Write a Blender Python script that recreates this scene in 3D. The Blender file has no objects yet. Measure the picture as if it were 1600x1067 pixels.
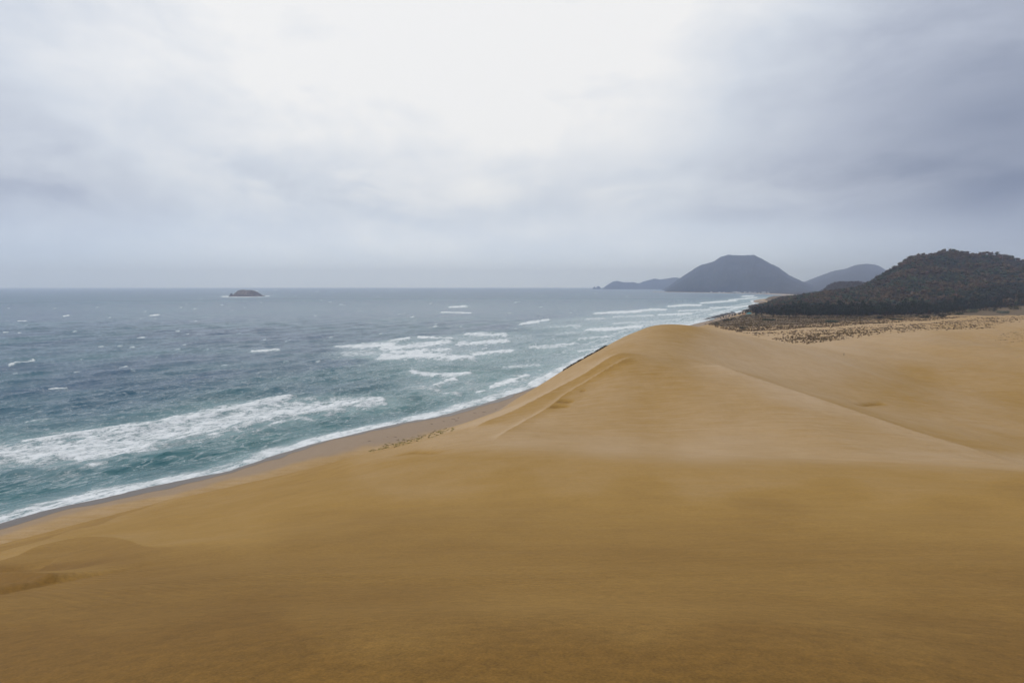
import bpy, math, random
import numpy as np

random.seed(7)
RNG = np.random.default_rng(11)
scene = bpy.context.scene
COL = scene.collection

# ------------------------------------------------------------------ camera
H = 48.0                     # eye height above the sea (standing on the high dune)
FPX = 889.0                  # focal length in photograph pixels (20 mm lens)
CX, CY = 800.0, 533.5
PITCH = math.atan2(CY - 447.0, FPX)
cam_d = bpy.data.cameras.new('camera')
cam_d.sensor_width = 36.0
cam_d.lens = 36.0 * FPX / 1600.0
cam_d.clip_start = 0.1
cam_d.clip_end = 60000.0
cam = bpy.data.objects.new('camera', cam_d)
COL.objects.link(cam)
cam.location = (0, 0, H)
cam.rotation_euler = (math.pi / 2 - PITCH, 0, 0)
scene.camera = cam

# ------------------------------------------------------------------ render / view
vs = scene.view_settings
vs.view_transform = 'Standard'
vs.look = 'None'
vs.exposure = 0.0
vs.gamma = 1.0
vs.use_curve_mapping = False
cy = scene.cycles
cy.use_denoising = True
cy.max_bounces = 12
cy.diffuse_bounces = 2
cy.glossy_bounces = 3
cy.volume_bounces = 10
cy.transparent_max_bounces = 6
cy.sample_clamp_indirect = 4.0
cy.caustics_reflective = False
cy.caustics_refractive = False

# ------------------------------------------------------------------ node helper
class NT:
    def __init__(self, tree):
        self.t = tree
        self.n = tree.nodes
        self.l = tree.links
    def new(self, typ, **kw):
        n = self.n.new(typ)
        for k, v in kw.items():
            setattr(n, k, v)
        return n
    def put(self, sock, v):
        if isinstance(v, bpy.types.NodeSocket):
            self.l.new(v, sock)
        elif v is not None:
            if hasattr(sock, 'default_value'):
                try:
                    sock.default_value = v
                except Exception:
                    sock.default_value = tuple(v) + (1.0,)
    def m(self, op, a, b=None, c=None, clamp=False):
        n = self.new('ShaderNodeMath', operation=op)
        n.use_clamp = clamp
        for i, v in enumerate((a, b, c)):
            if v is not None:
                self.put(n.inputs[i], v)
        return n.outputs[0]
    def vm(self, op, a, b=None):
        n = self.new('ShaderNodeVectorMath', operation=op)
        self.put(n.inputs[0], a)
        if b is not None:
            self.put(n.inputs[1], b)
        return n.outputs['Value'] if op in ('DOT_PRODUCT', 'LENGTH') else n.outputs[0]
    def ss(self, x, lo, hi, a=0.0, b=1.0):
        n = self.new('ShaderNodeMapRange', interpolation_type='SMOOTHSTEP')
        self.put(n.inputs['Value'], x)
        n.inputs['From Min'].default_value = lo
        n.inputs['From Max'].default_value = hi
        n.inputs['To Min'].default_value = a
        n.inputs['To Max'].default_value = b
        return n.outputs['Result']
    def noise(self, vec, scale, detail=4.0, rough=0.5, dist=0.0):
        n = self.new('ShaderNodeTexNoise')
        self.put(n.inputs['Vector'], vec)
        n.inputs['Scale'].default_value = scale
        n.inputs['Detail'].default_value = detail
        n.inputs['Roughness'].default_value = rough
        n.inputs['Distortion'].default_value = dist
        return n.outputs['Fac']
    def mix(self, f, a, b):
        n = self.new('ShaderNodeMix', data_type='RGBA')
        self.put(n.inputs['Factor'], f)
        for s, v in ((n.inputs[6], a), (n.inputs[7], b)):
            if isinstance(v, bpy.types.NodeSocket):
                self.l.new(v, s)
            else:
                s.default_value = (v[0], v[1], v[2], 1.0)
        return n.outputs[2]
    def ramp(self, f, stops):
        n = self.new('ShaderNodeValToRGB')
        cr = n.color_ramp
        while len(cr.elements) < len(stops):
            cr.elements.new(0.5)
        for e, (p, c) in zip(cr.elements, stops):
            e.position = p
            e.color = (c[0], c[1], c[2], 1.0)
        self.put(n.inputs[0], f)
        return n.outputs[0]
    def attr(self, name, out='Fac'):
        n = self.new('ShaderNodeAttribute', attribute_name=name)
        return n.outputs[out]
    def scalevec(self, vec, s):
        n = self.new('ShaderNodeMapping')
        self.put(n.inputs['Vector'], vec)
        n.inputs['Scale'].default_value = s
        return n.outputs[0]

# ------------------------------------------------------------------ sky (overcast world)
SUN_EL, SUN_AZ = math.radians(45.0), math.radians(-88.0)      # azimuth measured from +Y to +X
sun_dir = (math.cos(SUN_EL) * math.sin(SUN_AZ), math.cos(SUN_EL) * math.cos(SUN_AZ), math.sin(SUN_EL))
world = bpy.data.worlds.new('World')
scene.world = world
world.use_nodes = True
w = NT(world.node_tree)
w.n.clear()
geo = w.new('ShaderNodeTexCoord').outputs['Generated']
dvec = w.vm('NORMALIZE', geo)
sep = w.new('ShaderNodeSeparateXYZ')
w.put(sep.inputs[0], dvec)
dx, dy_, dz = sep.outputs
sky = w.new('ShaderNodeTexSky', sky_type='NISHITA')
sky.sun_disc = False
sky.sun_elevation = SUN_EL
sky.sun_rotation = SUN_AZ
sky.air_density = 1.0
sky.dust_density = 2.0
el = w.m('MAXIMUM', dz, 0.0)
stretch = w.scalevec(dvec, (1.0, 1.0, 2.3))
warp = w.noise(stretch, 1.6, 3.0, 0.5)
n_big = w.noise(stretch, 1.5, 5.0, 0.52, 0.5)
n_mid = w.noise(w.scalevec(dvec, (1.0, 1.0, 2.8)), 4.0, 6.0, 0.55, 0.35)
n_soft = w.noise(w.scalevec(dvec, (1.0, 1.0, 1.6)), 7.0, 5.0, 0.55, 0.3)
# brightness of the cloud deck
lift = w.ss(el, 0.03, 0.34, 0.0, 0.19)
glow = w.ss(w.vm('DOT_PRODUCT', dvec, (-0.02, 0.955, 0.295)), 0.70, 1.0, 0.0, 0.05)
glow2 = w.ss(w.vm('DOT_PRODUCT', dvec, (-0.04, 0.995, 0.09)), 0.72, 1.0, 0.0, 0.24)
# the heavy shower cloud inland, to the right of the bay
side = w.m('ADD', dx, w.m('MULTIPLY', w.m('SUBTRACT', n_big, 0.5), 1.0))
side = w.m('ADD', side, w.m('MULTIPLY', w.m('SUBTRACT', n_soft, 0.5), 0.35))
heavy = w.ss(side, 0.16, 0.86, 0.0, 1.0)
hv_el = w.m('ADD', el, w.m('MULTIPLY', w.m('SUBTRACT', n_mid, 0.5), 0.22))
heavy_el = w.m('ADD', w.ss(hv_el, 0.04, 0.20, 0.55, 1.0), w.ss(hv_el, 0.24, 0.5, 0.0, -0.45))
heavy = w.m('MULTIPLY', heavy, heavy_el)
# long low bands of darker cloud over the horizon
band = w.m('MULTIPLY', w.ss(el, 0.06, 0.14), w.ss(el, 0.30, 0.15))
bandn = w.m('MULTIPLY', band, w.ss(n_mid, 0.36, 0.68))
B = w.m('ADD', w.ss(el, 0.0, 0.12, 0.70, 0.57), lift)
B = w.m('ADD', B, glow)
B = w.m('ADD', B, glow2)
B = w.m('SUBTRACT', B, w.m('MULTIPLY', heavy, 0.50))
B = w.m('SUBTRACT', B, w.m('MULTIPLY', bandn, w.ss(dx, -0.5, 0.1, 0.32, 0.24)))
B = w.m('ADD', B, w.m('MULTIPLY', w.m('SUBTRACT', n_mid, 0.5), w.ss(el, 0.02, 0.1, 0.05, 0.44)))
B = w.m('ADD', B, w.m('MULTIPLY', w.m('SUBTRACT', n_soft, 0.5), w.ss(el, 0.02, 0.1, 0.03, 0.38)))
B = w.m('ADD', B, w.m('MULTIPLY', w.m('SUBTRACT', n_big, 0.5), 0.16))
cloud = w.ramp(B, [(0.0, (.15, .185, .29)), (0.25, (.285, .325, .43)), (0.5, (.47, .515, .62)),
                   (0.75, (.69, .74, .82)), (0.92, (.86, .88, .91)), (1.0, (.95, .95, .95))])
# more air in front of the low cloud: bluer towards the horizon
tint = w.mix(w.ss(el, 0.0, 0.16), (0.88, 0.99, 1.16), (1.0, 1.0, 1.0))
cl10 = w.vm('SCALE', w.vm('MULTIPLY', cloud, tint))
cl10.node.inputs['Scale'].default_value = 10.0
skymix = w.mix(0.94, sky.outputs[0], cl10)
bg = w.new('ShaderNodeBackground')
w.put(bg.inputs['Color'], skymix)
bg.inputs['Strength'].default_value = 0.1
wo = w.new('ShaderNodeOutputWorld')
w.l.new(bg.outputs[0], wo.inputs['Surface'])

# ------------------------------------------------------------------ sun (veiled)
sun_l = bpy.data.lights.new('sun', 'SUN')
sun_l.energy = 1.3
sun_l.angle = math.radians(40.0)
sun_l.color = (1.0, 0.96, 0.90)
sun = bpy.data.objects.new('sun', sun_l)
COL.objects.link(sun)
sun.location = (0, 0, 300)
sun.rotation_euler = (math.pi / 2 - SUN_EL, 0, math.pi - SUN_AZ)

# ------------------------------------------------------------------ geometry helpers
cp, sp = math.cos(PITCH), math.sin(PITCH)
def ray(u, v):
    a = (np.asarray(u, float) - CX) / FPX
    b = (CY - np.asarray(v, float)) / FPX
    return a, cp + b * sp, -sp + b * cp
def at_y(u, v, Y):
    a, b, c = ray(u, v)
    return np.array((a / b * Y, Y, H + c / b * Y))
def at_z(u, v, Z):
    a, b, c = ray(u, v)
    t = (Z - H) / c
    return np.array((a * t, b * t, Z))
def project(x, y, z):
    """world point -> photograph pixel"""
    zz = z - H
    depth = y * cp - zz * sp
    up = y * sp + zz * cp
    depth = np.maximum(depth, 1e-3)
    return CX + FPX * x / depth, CY - FPX * up / depth

def sstep(x, lo, hi):
    t = np.clip((np.asarray(x, float) - lo) / (hi - lo), 0, 1)
    return t * t * (3 - 2 * t)

class TPS:
    def __init__(self, pts, smooth=0.0, scale=100.0):
        P = np.asarray(pts, float)
        self.s = scale
        self.c = P[:, :2] / scale
        n = len(P)
        K = self.k(self.c, self.c) + smooth * np.eye(n)
        A = np.zeros((n + 3, n + 3))
        A[:n, :n] = K
        A[:n, n] = 1
        A[:n, n + 1:] = self.c
        A[n, :n] = 1
        A[n + 1:, :n] = self.c.T
        b = np.zeros(n + 3)
        b[:n] = P[:, 2]
        self.w = np.linalg.solve(A, b)
    @staticmethod
    def k(a, b):
        r2 = ((a[:, None, :] - b[None, :, :]) ** 2).sum(-1)
        return 0.5 * r2 * np.log(np.maximum(r2, 1e-12))
    def __call__(self, x, y):
        x = np.asarray(x, float)
        sh = x.shape
        q = np.stack((x.ravel(), np.asarray(y, float).ravel()), 1) / self.s
        out = np.empty(len(q))
        n = len(self.c)
        for i in range(0, len(q), 60000):
            c = q[i:i + 60000]
            out[i:i + 60000] = self.k(c, self.c) @ self.w[:n] + self.w[n] + c @ self.w[n + 1:]
        return out.reshape(sh)

def waves_noise(x, y, wl, n=10, seed=0, spread=math.pi, main=0.0):
    """smooth pseudo noise: a sum of sines about a wavelength, range about -1..1"""
    r = np.random.default_rng(seed)
    out = np.zeros_like(np.asarray(x, float))
    for _ in range(n):
        a = main + r.uniform(-spread, spread)
        k = 2 * math.pi / (wl * r.uniform(0.6, 1.6))
        out += np.sin((x * math.cos(a) + y * math.sin(a)) * k + r.uniform(0, 6.28))
    return out / math.sqrt(n)

def poly_dist(x, y, pl):
    """distance to a polyline, signed side (left of travel positive) and parameter"""
    x = np.asarray(x, float)
    y = np.asarray(y, float)
    best = np.full(x.shape, 1e18)
    side = np.zeros(x.shape)
    par = np.zeros(x.shape)
    n = len(pl) - 1
    for i in range(n):
        ax, ay = pl[i][:2]
        bx, by = pl[i + 1][:2]
        ex, ey = bx - ax, by - ay
        L2 = ex * ex + ey * ey
        t = np.clip(((x - ax) * ex + (y - ay) * ey) / L2, 0, 1)
        dx_, dy2 = x - (ax + t * ex), y - (ay + t * ey)
        d2 = dx_ * dx_ + dy2 * dy2
        m = d2 < best
        best = np.where(m, d2, best)
        side = np.where(m, ex * dy2 - ey * dx_, side)
        par = np.where(m, (i + t) / n, par)
    return np.sqrt(best), np.sign(side), par

def mesh_obj(name, verts, faces, mat, parent=None, smooth=False, attrs=None, colors=None):
    me = bpy.data.meshes.new(name)
    verts = np.asarray(verts, np.float32)
    faces = np.asarray(faces, np.int32)
    k = faces.shape[1]
    me.vertices.add(len(verts))
    me.vertices.foreach_set('co', verts.ravel())
    me.loops.add(faces.size)
    me.loops.foreach_set('vertex_index', faces.ravel())
    me.polygons.add(len(faces))
    me.polygons.foreach_set('loop_start', np.arange(0, faces.size, k, dtype=np.int32))
    me.polygons.foreach_set('use_smooth', np.full(len(faces), smooth, bool))
    me.update(calc_edges=True)
    me.validate()
    for an, av in (attrs or {}).items():
        a = me.attributes.new(an, 'FLOAT', 'POINT')
        a.data.foreach_set('value', np.asarray(av, np.float32).ravel())
    for an, av in (colors or {}).items():
        a = me.attributes.new(an, 'FLOAT_COLOR', 'POINT')
        av = np.asarray(av, np.float32)
        a.data.foreach_set('color', np.concatenate((av, np.ones((len(av), 1), np.float32)), 1).ravel())
    if mat:
        me.materials.append(mat)
    o = bpy.data.objects.new(name, me)
    COL.objects.link(o)
    o.parent = parent
    return o
def grid_faces(nr, nc):
    i = np.arange(nr * nc).reshape(nr, nc)
    return np.stack((i[:-1, :-1], i[:-1, 1:], i[1:, 1:], i[1:, :-1]), -1).reshape(-1, 4)
def tag(o, label=None, cat=None, group=None, kind=None):
    for k, v in (('label', label), ('category', cat), ('group', group), ('kind', kind)):
        if v:
            o[k] = v
    return o
def empty(name, loc, rz=0.0):
    o = bpy.data.objects.new(name, None)
    COL.objects.link(o)
    o.location = loc
    o.rotation_euler = (0, 0, rz)
    o.empty_display_size = 0.5
    return o

def material(name):
    m = bpy.data.materials.new(name)
    m.use_nodes = True
    t = NT(m.node_tree)
    b = m.node_tree.nodes['Principled BSDF']
    return m, t, b

# ------------------------------------------------------------------ shoreline (pixels on the sea surface)
shore_px = [(0, 819), (70, 798), (150, 779), (250, 757), (360, 735), (440, 708), (500, 691), (600, 666),
            (700, 645), (770, 626), (830, 605), (900, 570), (985, 535), (1060, 512), (1112, 499), (1128, 492),
            (1150, 489), (1172, 482)]
SHORE = [at_z(u, v, 0.0)[:2] for u, v in shore_px]
d0 = SHORE[0] - SHORE[2]
d0 = d0 / np.linalg.norm(d0)
SHORE = [SHORE[0] + d0 * 2500 + np.array((-500, 0)), SHORE[0] + d0 * 120 + np.array((-4, 0))] + SHORE
SHORE += [np.array(p) for p in ((640, 1500), (800, 1900), (1050, 2350), (1400, 2800))]

# ------------------------------------------------------------------ ground height
G_PTS = []
def gp(u, v, Y):
    p = at_y(u, v, Y)
    G_PTS.append(tuple(p))
def gz(x, y, z):
    G_PTS.append((x, y, z))
# foot of the camera and behind it
for x, y, z in ((0, 0.3, 46.45), (-3, 0, 46.3), (3, 0, 46.4), (0, -6, 46.8), (-25, -12, 42), (25, -10, 45.5),
                (0, -60, 40), (-70, -60, 25), (70, -60, 36), (-150, -160, 20), (150, -160, 26), (0, -250, 25),
                (250, 0, 22), (140, 20, 28), (-60, 0, 33), (-110, 10, 22), (-400, -300, 15), (400, -300, 20)):
    gz(x, y, z)
# near slope below the camera
for u, v, Y in ((800, 1067, 2.5), (200, 1067, 2.6), (1400, 1067, 2.5),
                (800, 950, 6.6), (200, 950, 7.5), (1400, 950, 6.3), (1800, 950, 6.3), (-200, 950, 9),
                (800, 850, 21), (300, 850, 25), (1300, 850, 18), (1650, 850, 16), (0, 860, 62), (-200, 880, 55),
                (0, 940, 14), (150, 880, 30),
                (800, 770, 46), (1100, 780, 38), (1350, 790, 33), (1600, 800, 30), (1850, 800, 30), (500, 775, 56),
                (250, 800, 75), (130, 830, 78), (300, 787, 93),
                (1000, 718, 66), (1300, 728, 58), (1600, 738, 54), (1850, 745, 52), (800, 712, 76), (650, 715, 92), (490, 752, 88),
                # hollow behind the near crest
                (800, 692, 96), (1000, 703, 90), (1300, 716, 82), (1560, 726, 80),
                # face of the horse-back dune
                (700, 682, 118), (800, 668, 122), (950, 668, 118), (1100, 672, 114), (1250, 690, 100),
                (900, 625, 143), (1000, 610, 146), (1100, 618, 140), (1200, 640, 126),
                (960, 562, 172), (1030, 560, 174), (1080, 575, 168), (1130, 582, 165),
                (820, 632, 152), (870, 608, 168), (910, 585, 178), (760, 655, 146),
                (1000, 527, 206), (1040, 516, 216), (1075, 512, 224), (1110, 515, 230), (1150, 524, 236),
                (945, 546, 196), (985, 548, 185), (1060, 535, 200), (1120, 550, 200),
                (1200, 532, 250), (1240, 538, 262),
                # basin on the right
                (1300, 637, 136), (1400, 668, 122), (1500, 700, 108), (1600, 726, 98), (1750, 745, 92),
                (1200, 580, 190), (1300, 590, 198), (1350, 632, 172), (1450, 645, 172), (1600, 650, 176), (1800, 660, 180),
                (1430, 590, 232), (1600, 600, 220), (1330, 560, 250), (1430, 553, 292), (1550, 545, 300), (1750, 545, 300),
                (1300, 542, 300), (1380, 530, 350), (1500, 525, 360), (1600, 522, 360), (1800, 520, 350),
                # dune grassland behind
                (1150, 513, 480), (1200, 518, 440), (1250, 522, 410), (1330, 515, 440), (1450, 508, 480), (1560, 500, 520), (1700, 500, 520),
                (1130, 503, 600), (1180, 503, 600), (1300, 500, 600), (1420, 494, 640), (1600, 490, 640), (1800, 485, 640),
                (1170, 493, 720), (1240, 489, 760), (1400, 484, 800), (1600, 478, 800)):
    gp(u, v, Y)
for u, v, z in ((780, 639, 3.5), (700, 668, 3.2), (600, 698, 3.2), (500, 727, 3.5), (400, 750, 3.6), (300, 772, 4.0), (150, 810, 4.2), (0, 848, 4.4), (-150, 885, 4.5)):
    G_PTS.append(tuple(at_z(u, v, z)))             # foot of the dune at the back of the beach
for x, y, z in ((300, 330, 10), (420, 330, 14), (420, 100, 24), (600, 300, 24), (800, 600, 30), (900, 900, 30),
                (500, 1000, 16), (1300, 1000, 35), (700, 1600, 14), (1500, 1800, 25), (1000, 2200, 12), (2200, 1500, 40),
                (150, 330, 14), (205, 420, 13), (1000, 100, 30)):
    gz(x, y, z)
TG = TPS(G_PTS, smooth=0.0004)

RIDGES = []          # (polyline, height, seaward width, inland width) filled below
TROUGHS = []
def base_ground(x, y):
    z = TG(x, y)
    d, sd, par = poly_dist(x, y, SHORE)
    s = -d * sd                                         # + inland (right of travel)
    far = np.hypot(x, y)
    beach_w = 11.0 + 14.0 * sstep(far, 125, 170) * (1 - .75 * sstep(far, 178, 205) * (1 - sstep(far, 330, 400))) + 10 * sstep(far, 330, 700)
    b = 0.055 * s + 0.72 * np.maximum(s - beach_w, 0) + 0.0
    k = 2.2
    inl = -k * np.logaddexp(-z / k, -b / k) + 0.0
    inl = np.maximum(inl, 0.05 * np.minimum(s, 12))
    z2 = np.where(s > 0, inl, np.maximum(0.16 * s, -7.0))
    return z2, s

def near_poly(x, y, pl, margin):
    P = np.array(pl)
    m = (x > P[:, 0].min() - margin) & (x < P[:, 0].max() + margin) & (y > P[:, 1].min() - margin) & (y < P[:, 1].max() + margin)
    if not m.any():
        return None, None, None, None
    return (m,) + poly_dist(x[m], y[m], pl)
def fine_ground(x, y):
    z, s = base_ground(x, y)
    r = np.hypot(x, y)
    inland = sstep(s, 6, 30)
    z = z + inland * (0.10 * waves_noise(x, y, 22, 9, 3) * sstep(r, 8, 40)
                      + 0.30 * waves_noise(x, y, 60, 9, 4) * sstep(r, 40, 160)
                      + 0.018 * waves_noise(x, y, 4.5, 10, 5, 0.5, 1.2) * sstep(r, 3, 12) * (1 - sstep(r, 120, 220)))
    bumpy = sstep(r, 330, 430) * sstep(s, 20, 50)
    z = z + bumpy * (0.18 * waves_noise(x, y, 17, 10, 6) + 0.4 * waves_noise(x, y, 45, 8, 8))
    for pl, hgt, wl, wr in RIDGES:
        m, d, sd, par = near_poly(x, y, pl, 5 * max(wl, wr))
        if m is not None:
            fade = sstep(par, 0.0, 0.15) * (1 - sstep(par, 0.8, 1.0))
            z[m] += fade * hgt * np.where(sd > 0, np.exp(-d / wl), np.exp(-d / wr))
    for pl, dep, wd in TROUGHS:
        m, d, sd, par = near_poly(x, y, pl, 4 * wd)
        if m is not None:
            fade = np.sin(np.pi * np.clip(par, 0.02, 0.98))
            z[m] -= fade * dep * np.exp(-(d / wd) ** 2) * np.where(sd > 0, 1.0, np.exp(-(d / (wd * 0.35)) ** 2))
    return z, s

def hit(u, v, fn=base_ground, t0=3.0, t1=1200.0):
    """first point of the ground seen through a photograph pixel"""
    a, b, c = ray(u, v)
    ts = np.geomspace(t0, t1, 320)
    zz = H + c * ts - fn(a * ts, b * ts)[0]
    i = np.argmax(zz < 0)
    if not (zz < 0).any():
        i = len(ts) - 1
    lo, hi = ts[max(i - 1, 0)], ts[i]
    for _ in range(3):
        tt = np.linspace(lo, hi, 12)
        zz = H + c * tt - fn(a * tt, b * tt)[0]
        j = max(int(np.argmax(zz < 0)), 1)
        lo, hi = tt[j - 1], tt[j]
    return np.array((a * hi, b * hi, H + c * hi))

def px_line(pts):
    P = [hit(u, v)[:2] for u, v in pts]
    for _ in range(2):                     # round the corners off
        Q = [P[0]]
        for a, b in zip(P[:-1], P[1:]):
            Q += [a * .75 + b * .25, a * .25 + b * .75]
        P = Q + [P[-1]]
    return P
RIDGES.append((px_line([(1110, 572), (1150, 588), (1220, 610), (1300, 637), (1400, 670), (1500, 702), (1590, 727)]), 1.4, 9.0, 16.0))
RIDGES.append((px_line([(740, 668), (790, 650), (830, 632), (880, 605), (920, 583), (955, 562), (980, 552)]), 1.0, 7.0, 5.0))
RIDGES.append((px_line([(-60, 905), (0, 886), (50, 868), (100, 853), (140, 846), (200, 850), (280, 860)]), 0.4, 2.5, 5.0))
RIDGES.append((px_line([(300, 768), (240, 790), (180, 812), (100, 840), (40, 862), (-40, 885)]), 0.45, 3.0, 5.0))
RIDGES.append((px_line([(770, 688), (810, 664), (850, 643), (890, 612), (925, 592), (960, 573), (990, 560)]), 0.45, 1.4, 2.6))
RIDGES.append((px_line([(-60, 913), (0, 911), (30, 909), (65, 910), (90, 912)]), 0.5, 1.0, 1.5))
TROUGHS.append((px_line([(-60, 900), (0, 899), (50, 896), (110, 893)]), 0.28, 1.4))
TROUGHS.append((px_line([(-60, 922), (0, 920), (40, 917), (70, 916)]), 0.25, 0.9))
TROUGHS.append((px_line([(855, 638), (872, 636), (890, 634)]), 0.7, 1.3))
TROUGHS.append((px_line([(868, 629), (882, 628), (897, 627)]), 0.6, 1.2))
TROUGHS.append((px_line([(905, 611), (915, 610)]), 0.4, 1.0))
TROUGHS.append((px_line([(1338, 634), (1355, 633), (1372, 632), (1386, 632)]), 0.9, 1.5))
TROUGHS.append((px_line([(615, 714), (640, 706), (668, 705), (690, 707)]), 0.5, 2.0))

BWX = 13
# ------------------------------------------------------------------ materials of the setting
def sand_material():
    m, t, b = material('sand')
    pos = t.new('ShaderNodeNewGeometry').outputs['Position']
    dry_shade, wet, veg = t.attr('dry_shade'), t.attr('wet'), t.attr('veg')
    big = t.noise(pos, 0.035, 4, 0.55, 0.4)
    mid = t.noise(t.scalevec(pos, (1.0, 0.5, 1.0)), 0.35, 5, 0.6)
    streak = t.noise(t.scalevec(pos, (0.12, 1.0, 0.6)), 1.1, 5, 0.6, 0.4)
    grain = t.noise(pos, 60.0, 3, 0.7)
    grain2 = t.noise(pos, 9.0, 4, 0.7)
    d = t.m('ADD', dry_shade, t.m('MULTIPLY', t.m('SUBTRACT', big, 0.5), t.ss(t.vm('LENGTH', pos), 60, 130, 0.25, 0.5)))
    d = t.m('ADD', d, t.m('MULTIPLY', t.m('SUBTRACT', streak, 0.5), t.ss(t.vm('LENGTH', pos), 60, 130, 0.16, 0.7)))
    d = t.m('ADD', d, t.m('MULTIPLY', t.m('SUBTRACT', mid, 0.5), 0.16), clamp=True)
    colr = t.ramp(d, [(0.0, (.200, .103, .019)), (0.35, (.330, .190, .046)), (1.0, (.450, .312, .180))])  # darkest stop is damp sand deepened by painted lens darkening
    gr = t.m('MULTIPLY', t.m('SUBTRACT', grain, 0.5), 1.3)
    gr = t.m('ADD', gr, t.m('MULTIPLY', t.m('SUBTRACT', grain2, 0.5), 0.8))
    gr = t.m('ADD', gr, t.m('MULTIPLY', t.m('SUBTRACT', t.noise(pos, 2.6, 6, 0.75), 0.5), 0.5))
    fleck = t.ss(t.noise(pos, 21.0, 2, 0.5), 0.70, 0.78)
    gr = t.m('SUBTRACT', gr, t.m('MULTIPLY', fleck, 0.22))
    gr = t.m('ADD', gr, t.m('MULTIPLY', t.m('SUBTRACT', mid, 0.5), 0.12))
    colr2 = t.vm('SCALE', colr)
    t.put(colr2.node.inputs['Scale'], t.m('ADD', 1.0, gr))
    beachc = t.mix(t.noise(t.scalevec(pos, (1, 1, 1)), 0.5, 6, 0.65, 0.5), (0.262, 0.192, 0.135), (0.335, 0.252, 0.182))
    c = t.mix(t.m('MULTIPLY', t.ss(t.attr('beach'), 0, 1), 0.92), colr2, beachc)
    c = t.mix(t.ss(wet, 0.15, 0.85), c, (0.13, 0.105, 0.085))
    vn = t.noise(pos, 0.16, 6, 0.7, 0.6)
    vegc = t.ramp(t.noise(pos, 0.6, 5, 0.7), [(0.3, (0.075, 0.055, 0.028)), (0.5, (0.13, 0.088, 0.045)), (0.7, (0.19, 0.135, 0.07))])
    vm_ = t.m('MULTIPLY', t.ss(t.m('ADD', veg, t.m('MULTIPLY', t.m('SUBTRACT', vn, 0.5), 1.0)), 0.45, 0.75), 1.0)
    c = t.mix(vm_, c, vegc)
    t.put(b.inputs['Base Color'], c)
    t.put(b.inputs['Roughness'], t.ss(wet, 0.2, 0.9, 0.85, 0.28))
    b.inputs['Specular IOR Level'].default_value = 0.12
    b.inputs['Sheen Weight'].default_value = 0.03
    b.inputs['Sheen Roughness'].default_value = 0.6
    b.inputs['Sheen Tint'].default_value = (0.95, 0.8, 0.6, 1)
    # wind ripples and grains
    rip = t.new('ShaderNodeTexWave', wave_type='BANDS', bands_direction='DIAGONAL')
    t.put(rip.inputs['Vector'], t.scalevec(pos, (1.0, 1.35, 0.2)))
    rip.inputs['Scale'].default_value = 1.5
    rip.inputs['Distortion'].default_value = 4.0
    rip.inputs['Detail'].default_value = 3.0
    rip.inputs['Detail Scale'].default_value = 0.9
    rmask = t.ss(t.noise(pos, 0.12, 3, 0.5), 0.45, 0.65)
    hgt = t.m('MULTIPLY', t.m('MULTIPLY', rip.outputs['Fac'], rmask), 0.022)
    hgt = t.m('ADD', hgt, t.m('MULTIPLY', grain2, 0.012))
    hgt = t.m('ADD', hgt, t.m('MULTIPLY', grain, 0.003))
    hgt = t.m('ADD', hgt, t.m('MULTIPLY', mid, 0.05))
    hgt = t.m('ADD', hgt, t.m('MULTIPLY', streak, 0.02))
    bump = t.new('ShaderNodeBump')
    bump.inputs['Strength'].default_value = 0.55
    bump.inputs['Distance'].default_value = 1.0
    t.put(bump.inputs['Height'], hgt)
    t.l.new(bump.outputs[0], b.inputs['Normal'])
    return m
MAT_SAND = sand_material()

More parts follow.
